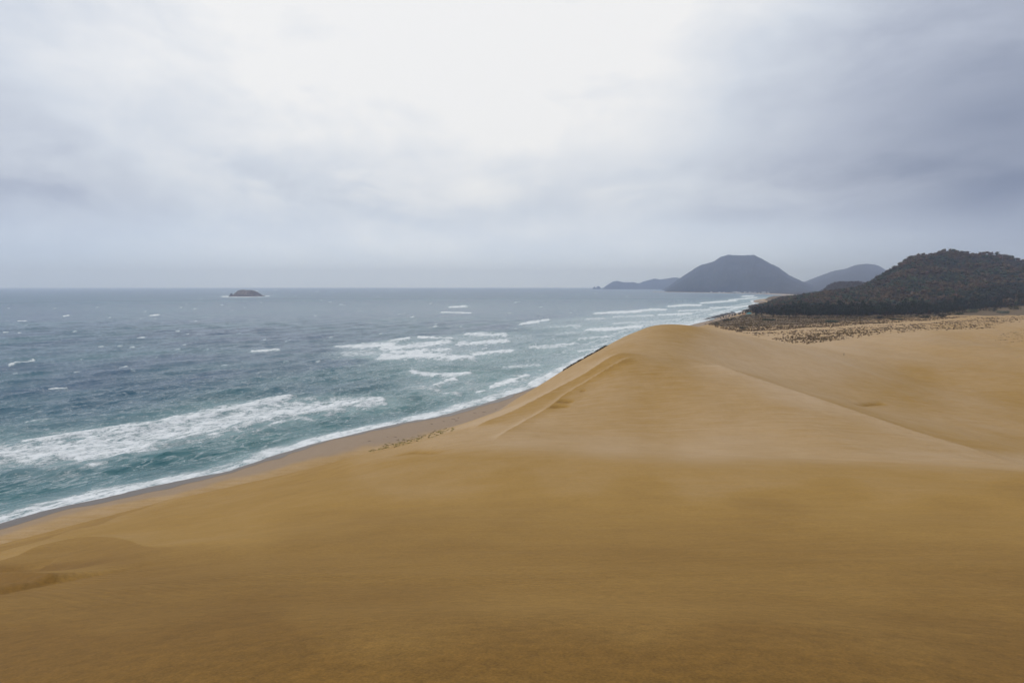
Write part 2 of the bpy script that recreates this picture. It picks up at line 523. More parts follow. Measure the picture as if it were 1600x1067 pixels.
def water_material():
    m, t, b = material('sea_water')
    pos = t.new('ShaderNodeNewGeometry').outputs['Position']
    foam, shallow, lace = t.attr('foam'), t.attr('shallow'), t.attr('lace')
    rot = t.new('ShaderNodeMapping')
    t.put(rot.inputs['Vector'], pos)
    rot.inputs['Rotation'].default_value = (0, 0, math.radians(-50))
    sp_ = rot.outputs[0]                                   # x along the shore, y across it
    deepn = t.noise(t.scalevec(sp_, (0.5, 1, 1)), 0.012, 4, 0.55, 0.5)
    deep = t.mix(t.ss(deepn, 0.35, 0.68), (0.012, 0.066, 0.132), (0.018, 0.108, 0.142))
    shal = t.mix(t.ss(t.noise(sp_, 0.05, 4, 0.6), 0.3, 0.7), (0.026, 0.120, 0.125), (0.065, 0.185, 0.185))
    c = t.mix(shallow, deep, shal)
    # foam: dense white where the mask is high, lacy where it is thin
    f1 = t.noise(t.scalevec(sp_, (0.45, 1.0, 1.0)), 0.55, 7, 0.68, 0.8)
    f2 = t.noise(t.scalevec(sp_, (0.6, 1.0, 1.0)), 2.6, 5, 0.7, 0.6)
    fn = t.m('ADD', t.m('MULTIPLY', f1, 0.6), t.m('MULTIPLY', f2, 0.4))
    fm = t.ss(t.m('ADD', foam, t.m('MULTIPLY', t.m('SUBTRACT', fn, 0.5), 4.0)), 0.34, 1.02)
    fm = t.m('MULTIPLY', fm, t.ss(foam, 0.02, 0.12))
    # streaks of old foam drawn out by the wind
    ridg = t.m('ABSOLUTE', t.m('SUBTRACT', t.noise(t.scalevec(sp_, (0.5, 1, 1)), 0.16, 6, 0.62, 1.2), 0.5))
    ls = t.m('MULTIPLY', t.ss(ridg, 0.055, 0.0), t.m('MULTIPLY', lace, t.ss(f1, 0.4, 0.62)))
    fm2 = t.m('MAXIMUM', fm, t.m('MULTIPLY', ls, 0.34))
    veil = t.m('MULTIPLY', t.ss(t.attr('veil'), 0.03, 0.6), 0.55)          # aerated water in and behind the breakers
    c = t.mix(veil, c, (0.36, 0.47, 0.475))
    c = t.mix(fm2, c, (0.80, 0.82, 0.82))
    t.put(b.inputs['Base Color'], c)
    t.put(b.inputs['Roughness'], t.m('ADD', t.m('MULTIPLY', fm2, 0.55), t.attr('rough')))
    b.inputs['IOR'].default_value = 1.33
    b.inputs['Specular IOR Level'].default_value = 0.30
    h1 = t.noise(t.scalevec(sp_, (0.55, 1, 1)), 0.22, 5, 0.62, 0.4)
    h2 = t.noise(t.scalevec(sp_, (0.6, 1, 1)), 1.0, 4, 0.62, 0.3)
    hh = t.m('ADD', t.m('MULTIPLY', h1, 1.3), t.m('MULTIPLY', h2, 0.30))
    hh = t.m('ADD', hh, t.m('MULTIPLY', fm, 0.25))
    bump = t.new('ShaderNodeBump')
    bump.inputs['Strength'].default_value = 0.75
    bump.inputs['Distance'].default_value = 1.0
    t.put(bump.inputs['Height'], hh)
    t.l.new(bump.outputs[0], b.inputs['Normal'])
    return m
MAT_SEA = water_material()

def forest_floor_material(name, ca, cb, cc, scale):
    m, t, b = material(name)
    pos = t.new('ShaderNodeNewGeometry').outputs['Position']
    n1 = t.noise(pos, scale, 6, 0.65, 0.3)
    n2 = t.noise(pos, scale * 7, 4, 0.65)
    f = t.m('ADD', t.m('MULTIPLY', n1, 0.6), t.m('MULTIPLY', n2, 0.4))
    c = t.ramp(f, [(0.32, ca), (0.5, cb), (0.68, cc)])
    t.put(b.inputs['Base Color'], c)
    b.inputs['Roughness'].default_value = 0.9
    b.inputs['Specular IOR Level'].default_value = 0.1
    bump = t.new('ShaderNodeBump')
    bump.inputs['Strength'].default_value = 0.8
    bump.inputs['Distance'].default_value = 6.0
    t.put(bump.inputs['Height'], n2)
    t.l.new(bump.outputs[0], b.inputs['Normal'])
    return m
MAT_FLOOR = forest_floor_material('forest_floor', (.022, .02, .012), (.035, .03, .018), (.055, .042, .024), 0.03)
MAT_MOUNT = forest_floor_material('mountain_woodland', (.02, .026, .024), (.03, .036, .031), (.05, .048, .04), 0.006)

def vcol_material(name, rough=0.85, attr='col'):
    m, t, b = material(name)
    c = t.attr(attr, 'Color')
    pos = t.new('ShaderNodeTexCoord').outputs['Object']
    n = t.noise(pos, 1.3, 3, 0.6)
    cs = t.vm('SCALE', c)
    t.put(cs.node.inputs['Scale'], t.ss(n, 0.3, 0.7, 0.75, 1.25))
    t.put(b.inputs['Base Color'], cs)
    b.inputs['Roughness'].default_value = rough
    b.inputs['Specular IOR Level'].default_value = 0.15
    return m
MAT_LEAF = vcol_material('foliage')
MAT_GRASS = vcol_material('dune_grass')
def plain(name, col, rough=0.8, var=0.35, scale=3.0):
    m, t, b = material(name)
    pos = t.new('ShaderNodeTexCoord').outputs['Object']
    n = t.noise(pos, scale, 5, 0.65)
    lo = tuple(x * (1 - var) for x in col)
    hi = tuple(x * (1 + var) for x in col)
    t.put(b.inputs['Base Color'], t.mix(t.ss(n, 0.3, 0.7), lo, hi))
    b.inputs['Roughness'].default_value = rough
    bump = t.new('ShaderNodeBump')
    bump.inputs['Strength'].default_value = 0.5
    bump.inputs['Distance'].default_value = 0.2
    t.put(bump.inputs['Height'], n)
    t.l.new(bump.outputs[0], b.inputs['Normal'])
    return m
MAT_BARK = plain('bark', (.07, .055, .045), 0.9)
MAT_ROCK = plain('island_rock', (.15, .125, .105), 0.85, 0.5, 0.12)
MAT_DARKROCK = plain('wet_rock', (.055, .055, .055), 0.5, 0.4, 0.6)
MAT_WOOD = plain('weathered_wood', (.16, .12, .085), 0.8, 0.4, 4.0)
MAT_HOUSE = plain('house_plaster', (.42, .41, .40), 0.8, 0.3, 0.02)
MAT_TARP = plain('turquoise_sheet', (.03, .26, .30), 0.6, 0.25, 0.8)
MAT_TARP2 = plain('orange_sheet', (.40, .16, .07), 0.6, 0.25, 0.8)
MAT_FARSAND = plain('far_sand', (.42, .33, .24), 0.9, 0.15, 0.02)

# ------------------------------------------------------------------ sand ground mesh
front = np.linspace(-60, 60, 700)
back = np.linspace(60, 300, 60)[1:-1]
ang = np.radians(np.concatenate((front, back, [300.0])))
rad = np.concatenate(([0.4], np.geomspace(0.9, 12, 120), np.geomspace(12, 320, 470)[1:], np.geomspace(320, 800, 210)[1:], np.geomspace(800, 2300, 45)[1:]))
A, R = np.meshgrid(ang, rad)
GX, GY = R * np.sin(A), R * np.cos(A)
GZ, GS = fine_ground(GX, GY)
pu, pv = project(GX, GY, GZ)
infr = GY > 0.5
# blown sand over damp ochre, plus lens darkening near the camera painted into the tone
DRY_SHADE = np.array([(0, 860, .3), (0, 920, .1), (0, 1050, 0), (200, 820, .3), (200, 900, .1), (300, 780, .35), (400, 1050, 0), (500, 750, .3),
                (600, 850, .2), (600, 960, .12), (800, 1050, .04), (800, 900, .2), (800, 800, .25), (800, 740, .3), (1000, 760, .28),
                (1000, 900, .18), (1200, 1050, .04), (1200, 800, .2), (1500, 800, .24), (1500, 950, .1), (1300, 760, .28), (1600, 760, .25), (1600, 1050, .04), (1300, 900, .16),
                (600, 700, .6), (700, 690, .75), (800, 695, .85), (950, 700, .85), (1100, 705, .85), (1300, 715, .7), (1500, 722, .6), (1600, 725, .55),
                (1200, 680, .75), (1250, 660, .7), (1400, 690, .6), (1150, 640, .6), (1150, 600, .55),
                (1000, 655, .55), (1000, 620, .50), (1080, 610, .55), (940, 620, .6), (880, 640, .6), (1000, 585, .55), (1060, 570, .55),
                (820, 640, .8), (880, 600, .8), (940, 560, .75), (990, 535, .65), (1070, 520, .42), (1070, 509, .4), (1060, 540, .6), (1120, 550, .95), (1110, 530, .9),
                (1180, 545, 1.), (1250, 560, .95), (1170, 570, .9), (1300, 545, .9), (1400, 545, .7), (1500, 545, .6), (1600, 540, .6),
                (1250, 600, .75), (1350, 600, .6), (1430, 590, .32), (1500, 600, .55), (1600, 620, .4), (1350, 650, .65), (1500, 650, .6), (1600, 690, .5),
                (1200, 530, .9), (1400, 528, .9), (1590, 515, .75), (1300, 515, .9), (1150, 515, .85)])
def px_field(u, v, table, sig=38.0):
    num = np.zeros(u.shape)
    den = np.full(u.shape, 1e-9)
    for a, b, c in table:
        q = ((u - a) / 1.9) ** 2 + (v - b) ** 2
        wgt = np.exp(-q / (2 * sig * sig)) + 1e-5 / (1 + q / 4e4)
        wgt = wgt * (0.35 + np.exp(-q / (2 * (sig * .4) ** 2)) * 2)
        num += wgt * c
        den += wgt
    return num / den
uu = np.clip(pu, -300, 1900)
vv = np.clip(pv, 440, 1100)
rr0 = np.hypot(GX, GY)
dry_shade = np.where(infr, px_field(uu, vv, DRY_SHADE), 0.2)
for (pl, hgt, wl, wr), (ka, kb, la, lb) in zip(RIDGES, ((-.18, .18, 16, 10), (.30, -.35, 12, 10), (.12, -.10, 4, 5), (.12, -.08, 4, 5), (.25, -.2, 1.5, 3), (.15, -.2, 2, 2))):  # sand contrast at ridges, with lit and shaded flanks put into the tone
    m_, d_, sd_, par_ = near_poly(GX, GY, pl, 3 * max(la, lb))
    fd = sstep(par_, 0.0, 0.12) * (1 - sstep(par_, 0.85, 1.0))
    dry_shade[m_] += fd * np.where(sd_ > 0, ka * np.exp(-(d_ / la) ** 2), kb * np.exp(-(d_ / lb) ** 2))
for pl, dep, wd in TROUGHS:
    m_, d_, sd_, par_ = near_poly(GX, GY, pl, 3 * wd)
    dry_shade[m_] -= .5 * np.sin(np.pi * np.clip(par_, .02, .98)) * np.exp(-(d_ / wd) ** 2)  # scarp hollows darkened, their shade put into the colour
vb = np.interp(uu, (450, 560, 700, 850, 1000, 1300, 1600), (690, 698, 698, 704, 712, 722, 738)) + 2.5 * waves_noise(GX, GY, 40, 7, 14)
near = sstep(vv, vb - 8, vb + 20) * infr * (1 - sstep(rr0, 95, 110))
dry_shade = dry_shade * (1 - near) + np.minimum(dry_shade, .42) * near
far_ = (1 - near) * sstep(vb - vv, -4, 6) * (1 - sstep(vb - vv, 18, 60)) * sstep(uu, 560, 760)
dry_shade = np.maximum(dry_shade, .72 * far_)
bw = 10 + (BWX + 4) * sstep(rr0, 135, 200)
dry_shade = np.maximum(dry_shade, .7 * (1 - sstep(GS, bw, bw + 24)) * sstep(rr0, 70, 120))
dry_shade = np.clip(dry_shade, 0, 1)
beach = (.55 + .45 * sstep(rr0, 130, 185)) * (1 - sstep(GS + 2.0 * waves_noise(GX, GY, 30, 6, 2) + .8 * waves_noise(GX, GY, 7, 6, 27), bw * .62, bw * 1.12)) * sstep(rr0, 90, 130)
wet_w = 3.8 + 2.2 * waves_noise(GX, GY, 45, 6, 12) + 1.0 * waves_noise(GX, GY, 12, 6, 13)
wet = 1 - sstep(GS, wet_w * 0.6, wet_w * 0.6 + 2.4)
# dune grassland soil
VEG_EDGE = np.array([(1090, 505), (1105, 508), (1160, 521), (1200, 530), (1235, 539), (1275, 538), (1330, 529), (1380, 521), (1450, 517), (1545, 514), (1570, 505), (1620, 503), (1900, 500)], float)
edge = np.interp(uu, VEG_EDGE[:, 0], VEG_EDGE[:, 1])
path = np.array([(1165, 519), (1250, 516), (1350, 509), (1450, 503), (1540, 495), (1620, 493)], float)
pathv = np.interp(uu, path[:, 0], path[:, 1])
rr = np.hypot(GX, GY)
veg = sstep(rr, 370, 400) * sstep(edge - vv, -1, 4) * sstep(GS, 14, 30)
veg = veg * (0.32 + 0.44 * sstep(pathv - vv, 3, 11))
veg = veg * (1 - np.exp(-((vv - pathv) / 2.2) ** 2) * (uu > 1160))
veg = np.where(rr > 800, sstep(GS, 20, 50), veg)
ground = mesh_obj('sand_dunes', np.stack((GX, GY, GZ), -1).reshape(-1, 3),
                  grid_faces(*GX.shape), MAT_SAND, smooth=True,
                  attrs={'dry_shade': dry_shade, 'wet': wet, 'veg': veg, 'beach': beach})
tag(ground, 'smooth ochre sand dunes falling to the beach', None, None, 'structure')

# ------------------------------------------------------------------ sea mesh
slope = np.concatenate((np.linspace(-3.2, -1.05, 60)[:-1], np.linspace(-1.05, 0.75, 800), np.linspace(0.75, 1.3, 40)[1:]))
vrow = np.concatenate((np.linspace(449.75, 456, 20), np.linspace(456, 540, 150)[1:], np.linspace(540, 850, 300)[1:], np.linspace(850, 1500, 60)[1:]))
_, rb, rc = ray(CX, vrow)
yrow = -H * rb / rc
S, Yr = np.meshgrid(slope, yrow)
WX, WY = S * Yr, Yr.copy()
su, sv = project(WX, WY, np.zeros_like(WX))

FOAM = []            # (pixel polyline with half thickness, strength)
def fo(pts, s=1.0):
    FOAM.append((pts, s))
fo([(-20, 708, 15), (60, 699, 19), (130, 694, 21), (200, 680, 18), (300, 661, 17), (380, 647, 16), (450, 637, 16), (520, 630, 10), (590, 625, 6)], .90)
fo([(40, 684, 4), (100, 675, 7), (200, 663, 7), (300, 648, 8), (400, 628, 7), (448, 620, 4)], .92)
fo([(100, 705, 9), (170, 700, 8), (230, 690, 7)], .95)
fo([(330, 660, 8), (430, 640, 9), (480, 628, 6)], .82)
fo([(-20, 705, 7), (40, 702, 8)], .8)
fo([(138, 719, 1.4), (166, 715, 1.6)], .7)
fo([(500, 627, 6), (530, 620, 7), (580, 618, 4)], .78)
for a in ([(527, 540, 2), (570, 539, 4), (612, 536, 4)], [(600, 543, 3), (650, 539, 4), (700, 532, 3)], [(612, 531, 2), (638, 527, 2)],
          [(655, 525, 1.3), (705, 527, 1.3)], [(600, 556, 5), (660, 553, 6), (735, 557, 4)], [(615, 549, 3), (700, 545, 3)],
          [(718, 536, 3), (790, 531, 3)], [(730, 521, 2.5), (789, 522, 2.5)], [(742, 551, 2.5), (800, 546, 2.5)],
          [(645, 580, 2.5), (690, 582, 3.5), (731, 581, 2.5)], [(770, 600, 3), (800, 592, 4.5), (822, 584, 3)], [(680, 599, 2), (690, 596, 3)],
          [(697, 591, 2), (708, 589, 3)], [(745, 607, 1.5), (756, 605, 2)], [(918, 515, 2), (950, 513, 3), (1000, 510, 2.5)],
          [(812, 506, 1.2), (840, 502, 1.8)], [(930, 490, 1.3), (965, 488, 2), (1000, 487, 1.5)], [(985, 487, 1.5), (1020, 484, 2), (1040, 484, 1.3)],
          [(1045, 479, 1.3), (1070, 477, 1.8), (1095, 477, 1.3)], [(1095, 474, 1), (1120, 472, 1.5), (1150, 470, 1)], [(1140, 469, 1), (1182, 465, 1)],
          [(1160, 463, 1), (1176, 462.5, 1.2)], [(870, 537, 1.5), (900, 535, 2)], [(905, 547, 1.5), (935, 545, 2)], [(1030, 492, 1.3), (1080, 490, 1.5)],
          [(703, 480, 1.2), (727, 479, 1.6)], [(690, 488, .9), (735, 489, .9)], [(395, 547, 1.5), (433, 545, 1.8)], [(77, 606, 1), (103, 602, 1.4)],
          [(40, 655, 1), (75, 651, 1.6)], [(186, 571, .8), (197, 569, 1.3)], [(215, 527, 1), (224, 526, 1.3)], [(1150, 480, 1), (1178, 477, 1.6)],
          [(235, 493, .8), (247, 492, 1)], [(100, 494, .8), (106, 493, 1)], [(28, 501, .7), (40, 501, .8)], [(845, 501, 1), (856, 499, 1.4)],
          [(348, 463.3, .9), (385, 463.6, 1.2), (420, 462.6, .7)], [(1110, 481, 1), (1150, 480.5, 1.2)], [(1045, 456.3, .5), (1200, 459.0, .6)],
          [(15, 568, 1), (52, 560, 1.1)], [(395, 455, .5), (402, 455, .6)]):
    fo(a, 1.0)
for a, s in (([(540, 550, 4), (600, 549, 4)], .7), ([(640, 600, 4), (690, 606, 5), (720, 611, 2)], .62), ([(720, 600, 3), (770, 608, 3)], .55),
             ([(800, 595, 6), (850, 590, 9), (890, 575, 8)], .62), ([(985, 508, 3), (1040, 505, 4), (1085, 503, 3)], .72), ([(640, 570, 3), (800, 560, 3)], .35),
             ([(830, 510, 4), (900, 507, 4), (960, 500, 3)], .42), ([(870, 520, 3), (910, 518, 3)], .6), ([(1090, 487, 2), (1140, 486, 2)], .6),
             ([(915, 498, 1.5), (945, 497, 1.5)], .7), ([(860, 549, 2), (920, 560, 4)], .5), ([(1090, 499, 3), (1120, 495, 3)], .7),
             ([(1110, 492, 2), (1140, 488, 2)], .8), ([(560, 640, 5), (640, 625, 6), (760, 600, 6)], .22), ([(1080, 495, 3), (1150, 484, 3)], .55),
             ([(0, 665, 10), (80, 655, 10)], .2), ([(600, 590, 6), (760, 585, 6)], .28), ([(940, 530, 4), (1000, 520, 4)], .6),
             ([(1190, 470, 2), (1232, 465, 2)], .75), ([(1195, 474, 1.5), (1225, 471, 1.5)], .6)):
    fo(a, s)
for a, s in (([(560, 545, 6), (740, 545, 7)], .45), ([(700, 528, 5), (830, 525, 5)], .45), ([(880, 500, 4), (1000, 495, 3)], .40),
             ([(820, 560, 5), (905, 553, 6)], .42), ([(1000, 498, 3), (1090, 492, 2.5)], .5), ([(650, 592, 5), (760, 596, 6)], .42),
             ([(780, 610, 4), (850, 596, 5)], .62), ([(850, 530, 3), (930, 525, 3)], .45), ([(960, 505, 2), (1060, 499, 2)], .75),
             ([(830, 541, 2), (880, 539, 2.4)], .8), ([(905, 528, 1.6), (960, 524, 2)], .85), ([(1060, 486, 1.3), (1110, 484, 1.5)], .85),
             ([(960, 495, 1.3), (1020, 493, 1.6)], .8), ([(790, 570, 2), (840, 567, 2.4)], .7), ([(860, 510, 1.4), (905, 508, 1.8)], .75),
             ([(20, 735, 4), (120, 730, 5)], .35), ([(250, 690, 5), (420, 668, 5)], .32), ([(200, 640, 5), (420, 608, 4)], .25)):
    fo(a, s)
for a, s in (([(620, 572, 14), (800, 548, 16), (960, 515, 9)], .30), ([(560, 620, 8), (760, 600, 12), (880, 560, 9)], .30), ([(900, 510, 7), (1100, 485, 5)], .34),
             ([(520, 552, 8), (760, 540, 10)], .36), ([(-20, 690, 26), (200, 668, 28), (420, 640, 20)], .26)):
    fo(a, s)
for a, s in (([(840, 598, 5), (900, 564, 5), (985, 529, 4), (1060, 507, 3), (1110, 497, 2)], .8), ([(930, 540, 3), (1010, 515, 2.5), (1090, 495, 2)], .68),
             ([(960, 520, 2), (1050, 500, 2), (1120, 486, 1.5)], .66), ([(1120, 489, 1.6), (1180, 475, 1.3), (1238, 464.5, 1)], .85),
             ([(1060, 493, 1.5), (1140, 479, 1.3), (1215, 466, 1)], .7), ([(880, 548, 3), (960, 521, 2.5)], .6)):
    fo(a, s)
rr_ = random.Random(5)
for _ in range(230):                       # scattered whitecaps out at sea
    v_ = 451 + 130 * rr_.random() ** 1.7
    u_ = rr_.uniform(-250, 1000)
    if v_ > 470 and u_ > 950:
        continue
    L = rr_.uniform(1.5, 5) * (0.5 + (v_ - 447) / 110)
    fo([(u_, v_ + L * .06, .35 + (v_ - 447) / 260), (u_ + L, v_ - L * .06, .5 + (v_ - 447) / 200)], rr_.uniform(.45, .95) * (.6 + .4 * rr_.random()))
FW = 1.3
foam = np.zeros_like(WX)
crest = np.zeros_like(WX)
ncol, nrow = len(slope), len(yrow)
jit = waves_noise(WX, WY, 9, 8, 21) * 0.9 + waves_noise(WX, WY, 3.2, 8, 22) * 0.5
for pts, s in FOAM:
    us = [p[0] for p in pts]
    vs_ = [p[1] for p in pts]
    mt = max(p[2] for p in pts) * FW
    c0 = np.searchsorted(slope, (min(us) - 3 * mt - 4 - CX) / FPX * 0.93 - 0.03 if min(us) > CX else (min(us) - 3 * mt - 4 - CX) / FPX * 1.1 - 0.03)
    c1 = np.searchsorted(slope, (max(us) + 3 * mt + 4 - CX) / FPX * 1.1 + 0.03 if max(us) > CX else (max(us) + 3 * mt + 4 - CX) / FPX * 0.93 + 0.03)
    r0 = np.searchsorted(vrow, min(vs_) - 3 * mt - 2)
    r1 = np.searchsorted(vrow, max(vs_) + 3 * mt + 2)
    c0, c1, r0, r1 = max(c0, 0), min(c1, ncol), max(r0, 0), min(r1, nrow)
    if c1 <= c0 or r1 <= r0:
        continue
    U, V = su[r0:r1, c0:c1], sv[r0:r1, c0:c1]
    J = jit[r0:r1, c0:c1]
    best = np.zeros(U.shape)
    for (ua, va, ta), (ub, vb, tb) in zip(pts[:-1], pts[1:]):
        ex, ey = ub - ua, vb - va
        tt = np.clip(((U - ua) * ex + (V - va) * ey) / (ex * ex + ey * ey), 0, 1)
        th = (ta + tt * (tb - ta)) * FW
        q = np.hypot((U - ua - tt * ex) * 0.45, V - va - tt * ey) / np.maximum(th, .3)
        best = np.maximum(best, 1 - sstep(q + 0.22 * J, 0.15, 1.5))
    foam[r0:r1, c0:c1] = np.maximum(foam[r0:r1, c0:c1], best * s)
    if s > .75:
        crest[r0:r1, c0:c1] = np.maximum(crest[r0:r1, c0:c1], best)
# swash along the near beach, from the ground itself
gz_s, s_s = base_ground(WX, WY)
off = -s_s
wob = 2.2 * waves_noise(WX, WY, 38, 7, 31) + 1.0 * waves_noise(WX, WY, 11, 7, 32)
dist = np.hypot(WX, WY)
sw = sstep(off, -6, -1) * (1 - sstep(off + wob * .8, 4.0, 10.0)) * (1 - sstep(dist, 2500, 3000))
foam = np.maximum(foam, sw * np.clip(.9 + .18 * waves_noise(WX, WY, 26, 8, 35), .5, 1))
thin = (1 - sstep(off, 6, 26)) * 0.35 * (1 - sstep(dist, 1500, 2000))
foam = np.maximum(foam, thin * (0.5 + 0.5 * np.sin(off * 0.5 + wob)))
shallow = (1 - sstep(off, 10, 220)) * 0.8
shallow = np.clip(shallow + 0.12 * waves_noise(WX, WY, 70, 8, 33), 0, 1)
shallow = np.clip(shallow * (1 - sstep(dist, 2600, 6000)), 0, 1)
lace = (1 - sstep(off, 60, 330)) * 0.9 + 0.25
def blur(a_, k, ax):
    c_ = np.cumsum(np.concatenate((np.zeros_like(np.take(a_, [0], ax)), np.pad(a_, [(k, k) if i == ax else (0, 0) for i in range(2)], mode='edge')), ax), ax)
    n_ = a_.shape[ax]
    return (np.take(c_, np.arange(2 * k + 1, 2 * k + 1 + n_), ax) - np.take(c_, np.arange(n_), ax)) / (2 * k + 1)
veil = foam
for _ in range(2):
    veil = blur(blur(veil, 3, 0), 14, 1)
veil = np.maximum(veil, foam * .8)
# wave heights; each train fades where the mesh is too coarse to carry it
rowsp = np.abs(np.gradient(yrow))[:, None] * np.ones_like(WX)
WZ = np.zeros_like(WX)
shore_n = math.atan2(-0.588, 0.81)
r2 = np.random.default_rng(77)
for i in range(46):
    wl = 3.5 * (12.0 ** (i / 45.0))
    a = shore_n + r2.normal(0, 0.42)
    k = 2 * math.pi / wl
    amp = 0.020 * wl ** 0.62 * r2.uniform(0.6, 1.4)
    ph = (WX * math.cos(a) + WY * math.sin(a)) * k + r2.uniform(0, 6.28)
    wv = 1 - 2 * np.abs(np.sin(ph / 2)) ** 0.8
    WZ += amp * wv * (1 - sstep(rowsp, wl * 0.22, wl * 0.5))
WZ *= sstep(off, 0, 30) * 0.85 + 0.15
# swell shoaling in towards the beach
for wl, amp in ((31, .75), (22, .40)):
    ph = (off + 5 * waves_noise(WX, WY, 160, 6, 41)) * 2 * math.pi / wl
    WZ += amp * (np.exp(-((ph % (2 * math.pi)) - math.pi) ** 2 / .6) - .2) * sstep(off, 8, 40) * (1 - sstep(off, 120, 330)) * (1 - sstep(dist, 500, 900)) * (0.5 + 0.5 * np.clip(waves_noise(WX, WY, 55, 7, 42), -1, 1))
WZ += crest * np.clip(rowsp * 1.0, 0.2, 0.6) * (1 - sstep(dist, 1800, 3000))
WZ += sw * 0.22
rough = 0.12 + 0.16 * sstep(dist, 250, 2500)
sea = mesh_obj('sea', np.stack((WX, WY, WZ), -1).reshape(-1, 3), grid_faces(nrow, ncol)[:, ::-1], MAT_SEA, smooth=True,
               attrs={'foam': foam, 'shallow': shallow, 'lace': lace, 'rough': rough, 'veil': veil})
tag(sea, 'choppy teal sea with white breakers', None, None, 'structure')

# ------------------------------------------------------------------ far land: plain, beaches and mountains
def ground_z(x, y):
    z, s = base_ground(np.array([float(x)]), np.array([float(y)]))
    return float(z[0])
coast_px = [(1246, 464.2), (1236, 462.6), (1222, 461.2), (1200, 459.9), (1180, 459.2), (1150, 458.6), (1120, 458.0), (1080, 457.4), (1040, 456.8), (1020, 456.4)]
coast = [at_z(u, v, 0.0)[:2] for u, v in coast_px]
coast = [np.array((700., 1650.)), np.array((900., 2050.))] + coast
inner = [p + np.array((2600.0 + 500 * i, 900.0 + 100 * i)) for i, p in enumerate(coast)]
V, F = [], []
nseg = len(coast)
for i, (a, b) in enumerate(zip(coast, inner)):
    for f, z in ((0, -0.6), (0.004, 0.8), (0.02, 2.2), (0.2, 3.5), (0.6, 5), (1.0, 6)):
        p = a + (b - a) * f
        V.append((p[0], p[1], z))
F = grid_faces(nseg, 6)
tag(mesh_obj('coastal_plain', V, F, MAT_FLOOR, smooth=True), 'dark wooded plain behind the far beach', None, None, 'structure')
V = []
for i, (a, b) in enumerate(zip(coast, inner)):
    wdt = np.interp(i, (0, 2, 3, 5, 8, nseg - 1), (40, 90, 90, 60, 16, 8))
    dr = (b - a) / np.linalg.norm(b - a)
    for f, z in ((-6, 0.25), (wdt * .5, 2.4), (wdt, 3.2)):
        V.append((a[0] + dr[0] * f, a[1] + dr[1] * f, z))
tag(mesh_obj('far_beach', V, grid_faces(nseg, 3), MAT_FARSAND, smooth=True), 'pale strip of beach round the far end of the bay', None, None, 'structure')

def mountain(name, sil, Y0, depth_f, depth_b, label, seed, rough_amp, nx=220, ny=90, zmin=-4):
    s = np.array(sil, float)
    xs = (s[:, 0] - CX) / FPX * Y0
    zs = np.array([at_y(u, v, Y0)[2] for u, v in sil])
    X = np.linspace(xs[0], xs[-1], nx)
    t = np.concatenate((np.linspace(-1, 0, ny * 2 // 3), np.linspace(0, 1, ny - ny * 2 // 3)[1:]))
    XX, TT = np.meshgrid(X, t)
    ridge = np.interp(X, xs, zs)
    ker = np.hanning(7)
    ker /= ker.sum()
    ridge = np.convolve(np.pad(ridge, 3, mode='edge'), ker, 'valid')
    RZ = np.ones_like(XX) * ridge
    prof = np.where(TT < 0, np.sqrt(np.clip(1 - TT ** 2, 0, 1)) * 0.45 + 0.55 * (1 + TT), (1 - TT) ** 1.2)
    YY = Y0 + np.where(TT < 0, TT * depth_f, TT * depth_b)
    ero = np.zeros_like(XX)
    for wl, a in ((depth_f * .8, .5), (depth_f * .4, .35), (depth_f * .18, .2), (depth_f * .08, .12)):
        ero += a * -np.abs(waves_noise(XX, YY * .6, wl, 8, seed + int(wl)))
    body = np.sin(np.pi * np.clip(-TT, 0, 1)) ** .8
    Z = RZ * prof + ero * rough_amp * body + waves_noise(XX, YY, 45, 10, seed + 9) * rough_amp * .05
    Z = np.where(np.abs(TT) > .999, zmin, Z)
    o = mesh_obj(name, np.stack((XX * YY / Y0, YY, Z), -1).reshape(-1, 3), grid_faces(*XX.shape), MAT_MOUNT, smooth=True)
    return tag(o, label, None, None, 'structure')
mountain('mountain', [(1022, 457), (1030, 455), (1037, 452), (1044, 447), (1060, 435), (1075, 425), (1090, 415), (1112, 409), (1122, 402), (1134, 398),
                      (1150, 399), (1160, 399), (1174, 398), (1186, 404), (1200, 412), (1212, 417), (1230, 430), (1252, 440), (1275, 448), (1300, 455), (1330, 457)],
         6500, 2150, 1500, 'broad flat-topped blue mountain standing over the bay', 3, 46)
mountain('mountain', [(1210, 457), (1240, 447), (1255, 440), (1278, 431), (1300, 423), (1318, 420), (1332, 414), (1350, 412), (1366, 414), (1385, 425),
                      (1420, 436), (1470, 440), (1560, 430), (1650, 440), (1750, 455)],
         8000, 2600, 1500, 'pointed blue mountain behind the wooded hill', 5, 40)
mountain('headland', [(938, 452), (943, 449), (950, 444), (958, 439.5), (963, 438.7), (972, 441), (980, 441.5), (988, 440.7), (997, 443), (1004, 440), (1022, 435),
                      (1030, 437), (1038, 435.5), (1048, 434), (1056, 433.5), (1066, 437), (1085, 445), (1110, 452)],
         9500, 800, 600, 'pale blue headland far out beyond the flat-topped mountain', 8, 24)
mountain('sea_stack', [(925, 451.5), (926.5, 449.6), (928, 447.3), (929.5, 449.3), (931, 449.5), (934, 446.8), (936, 447.5), (938, 450), (940, 451.6)],
         9000, 60, 60, 'low rocks off the tip of the far headland', 9, 5, 60, 24)

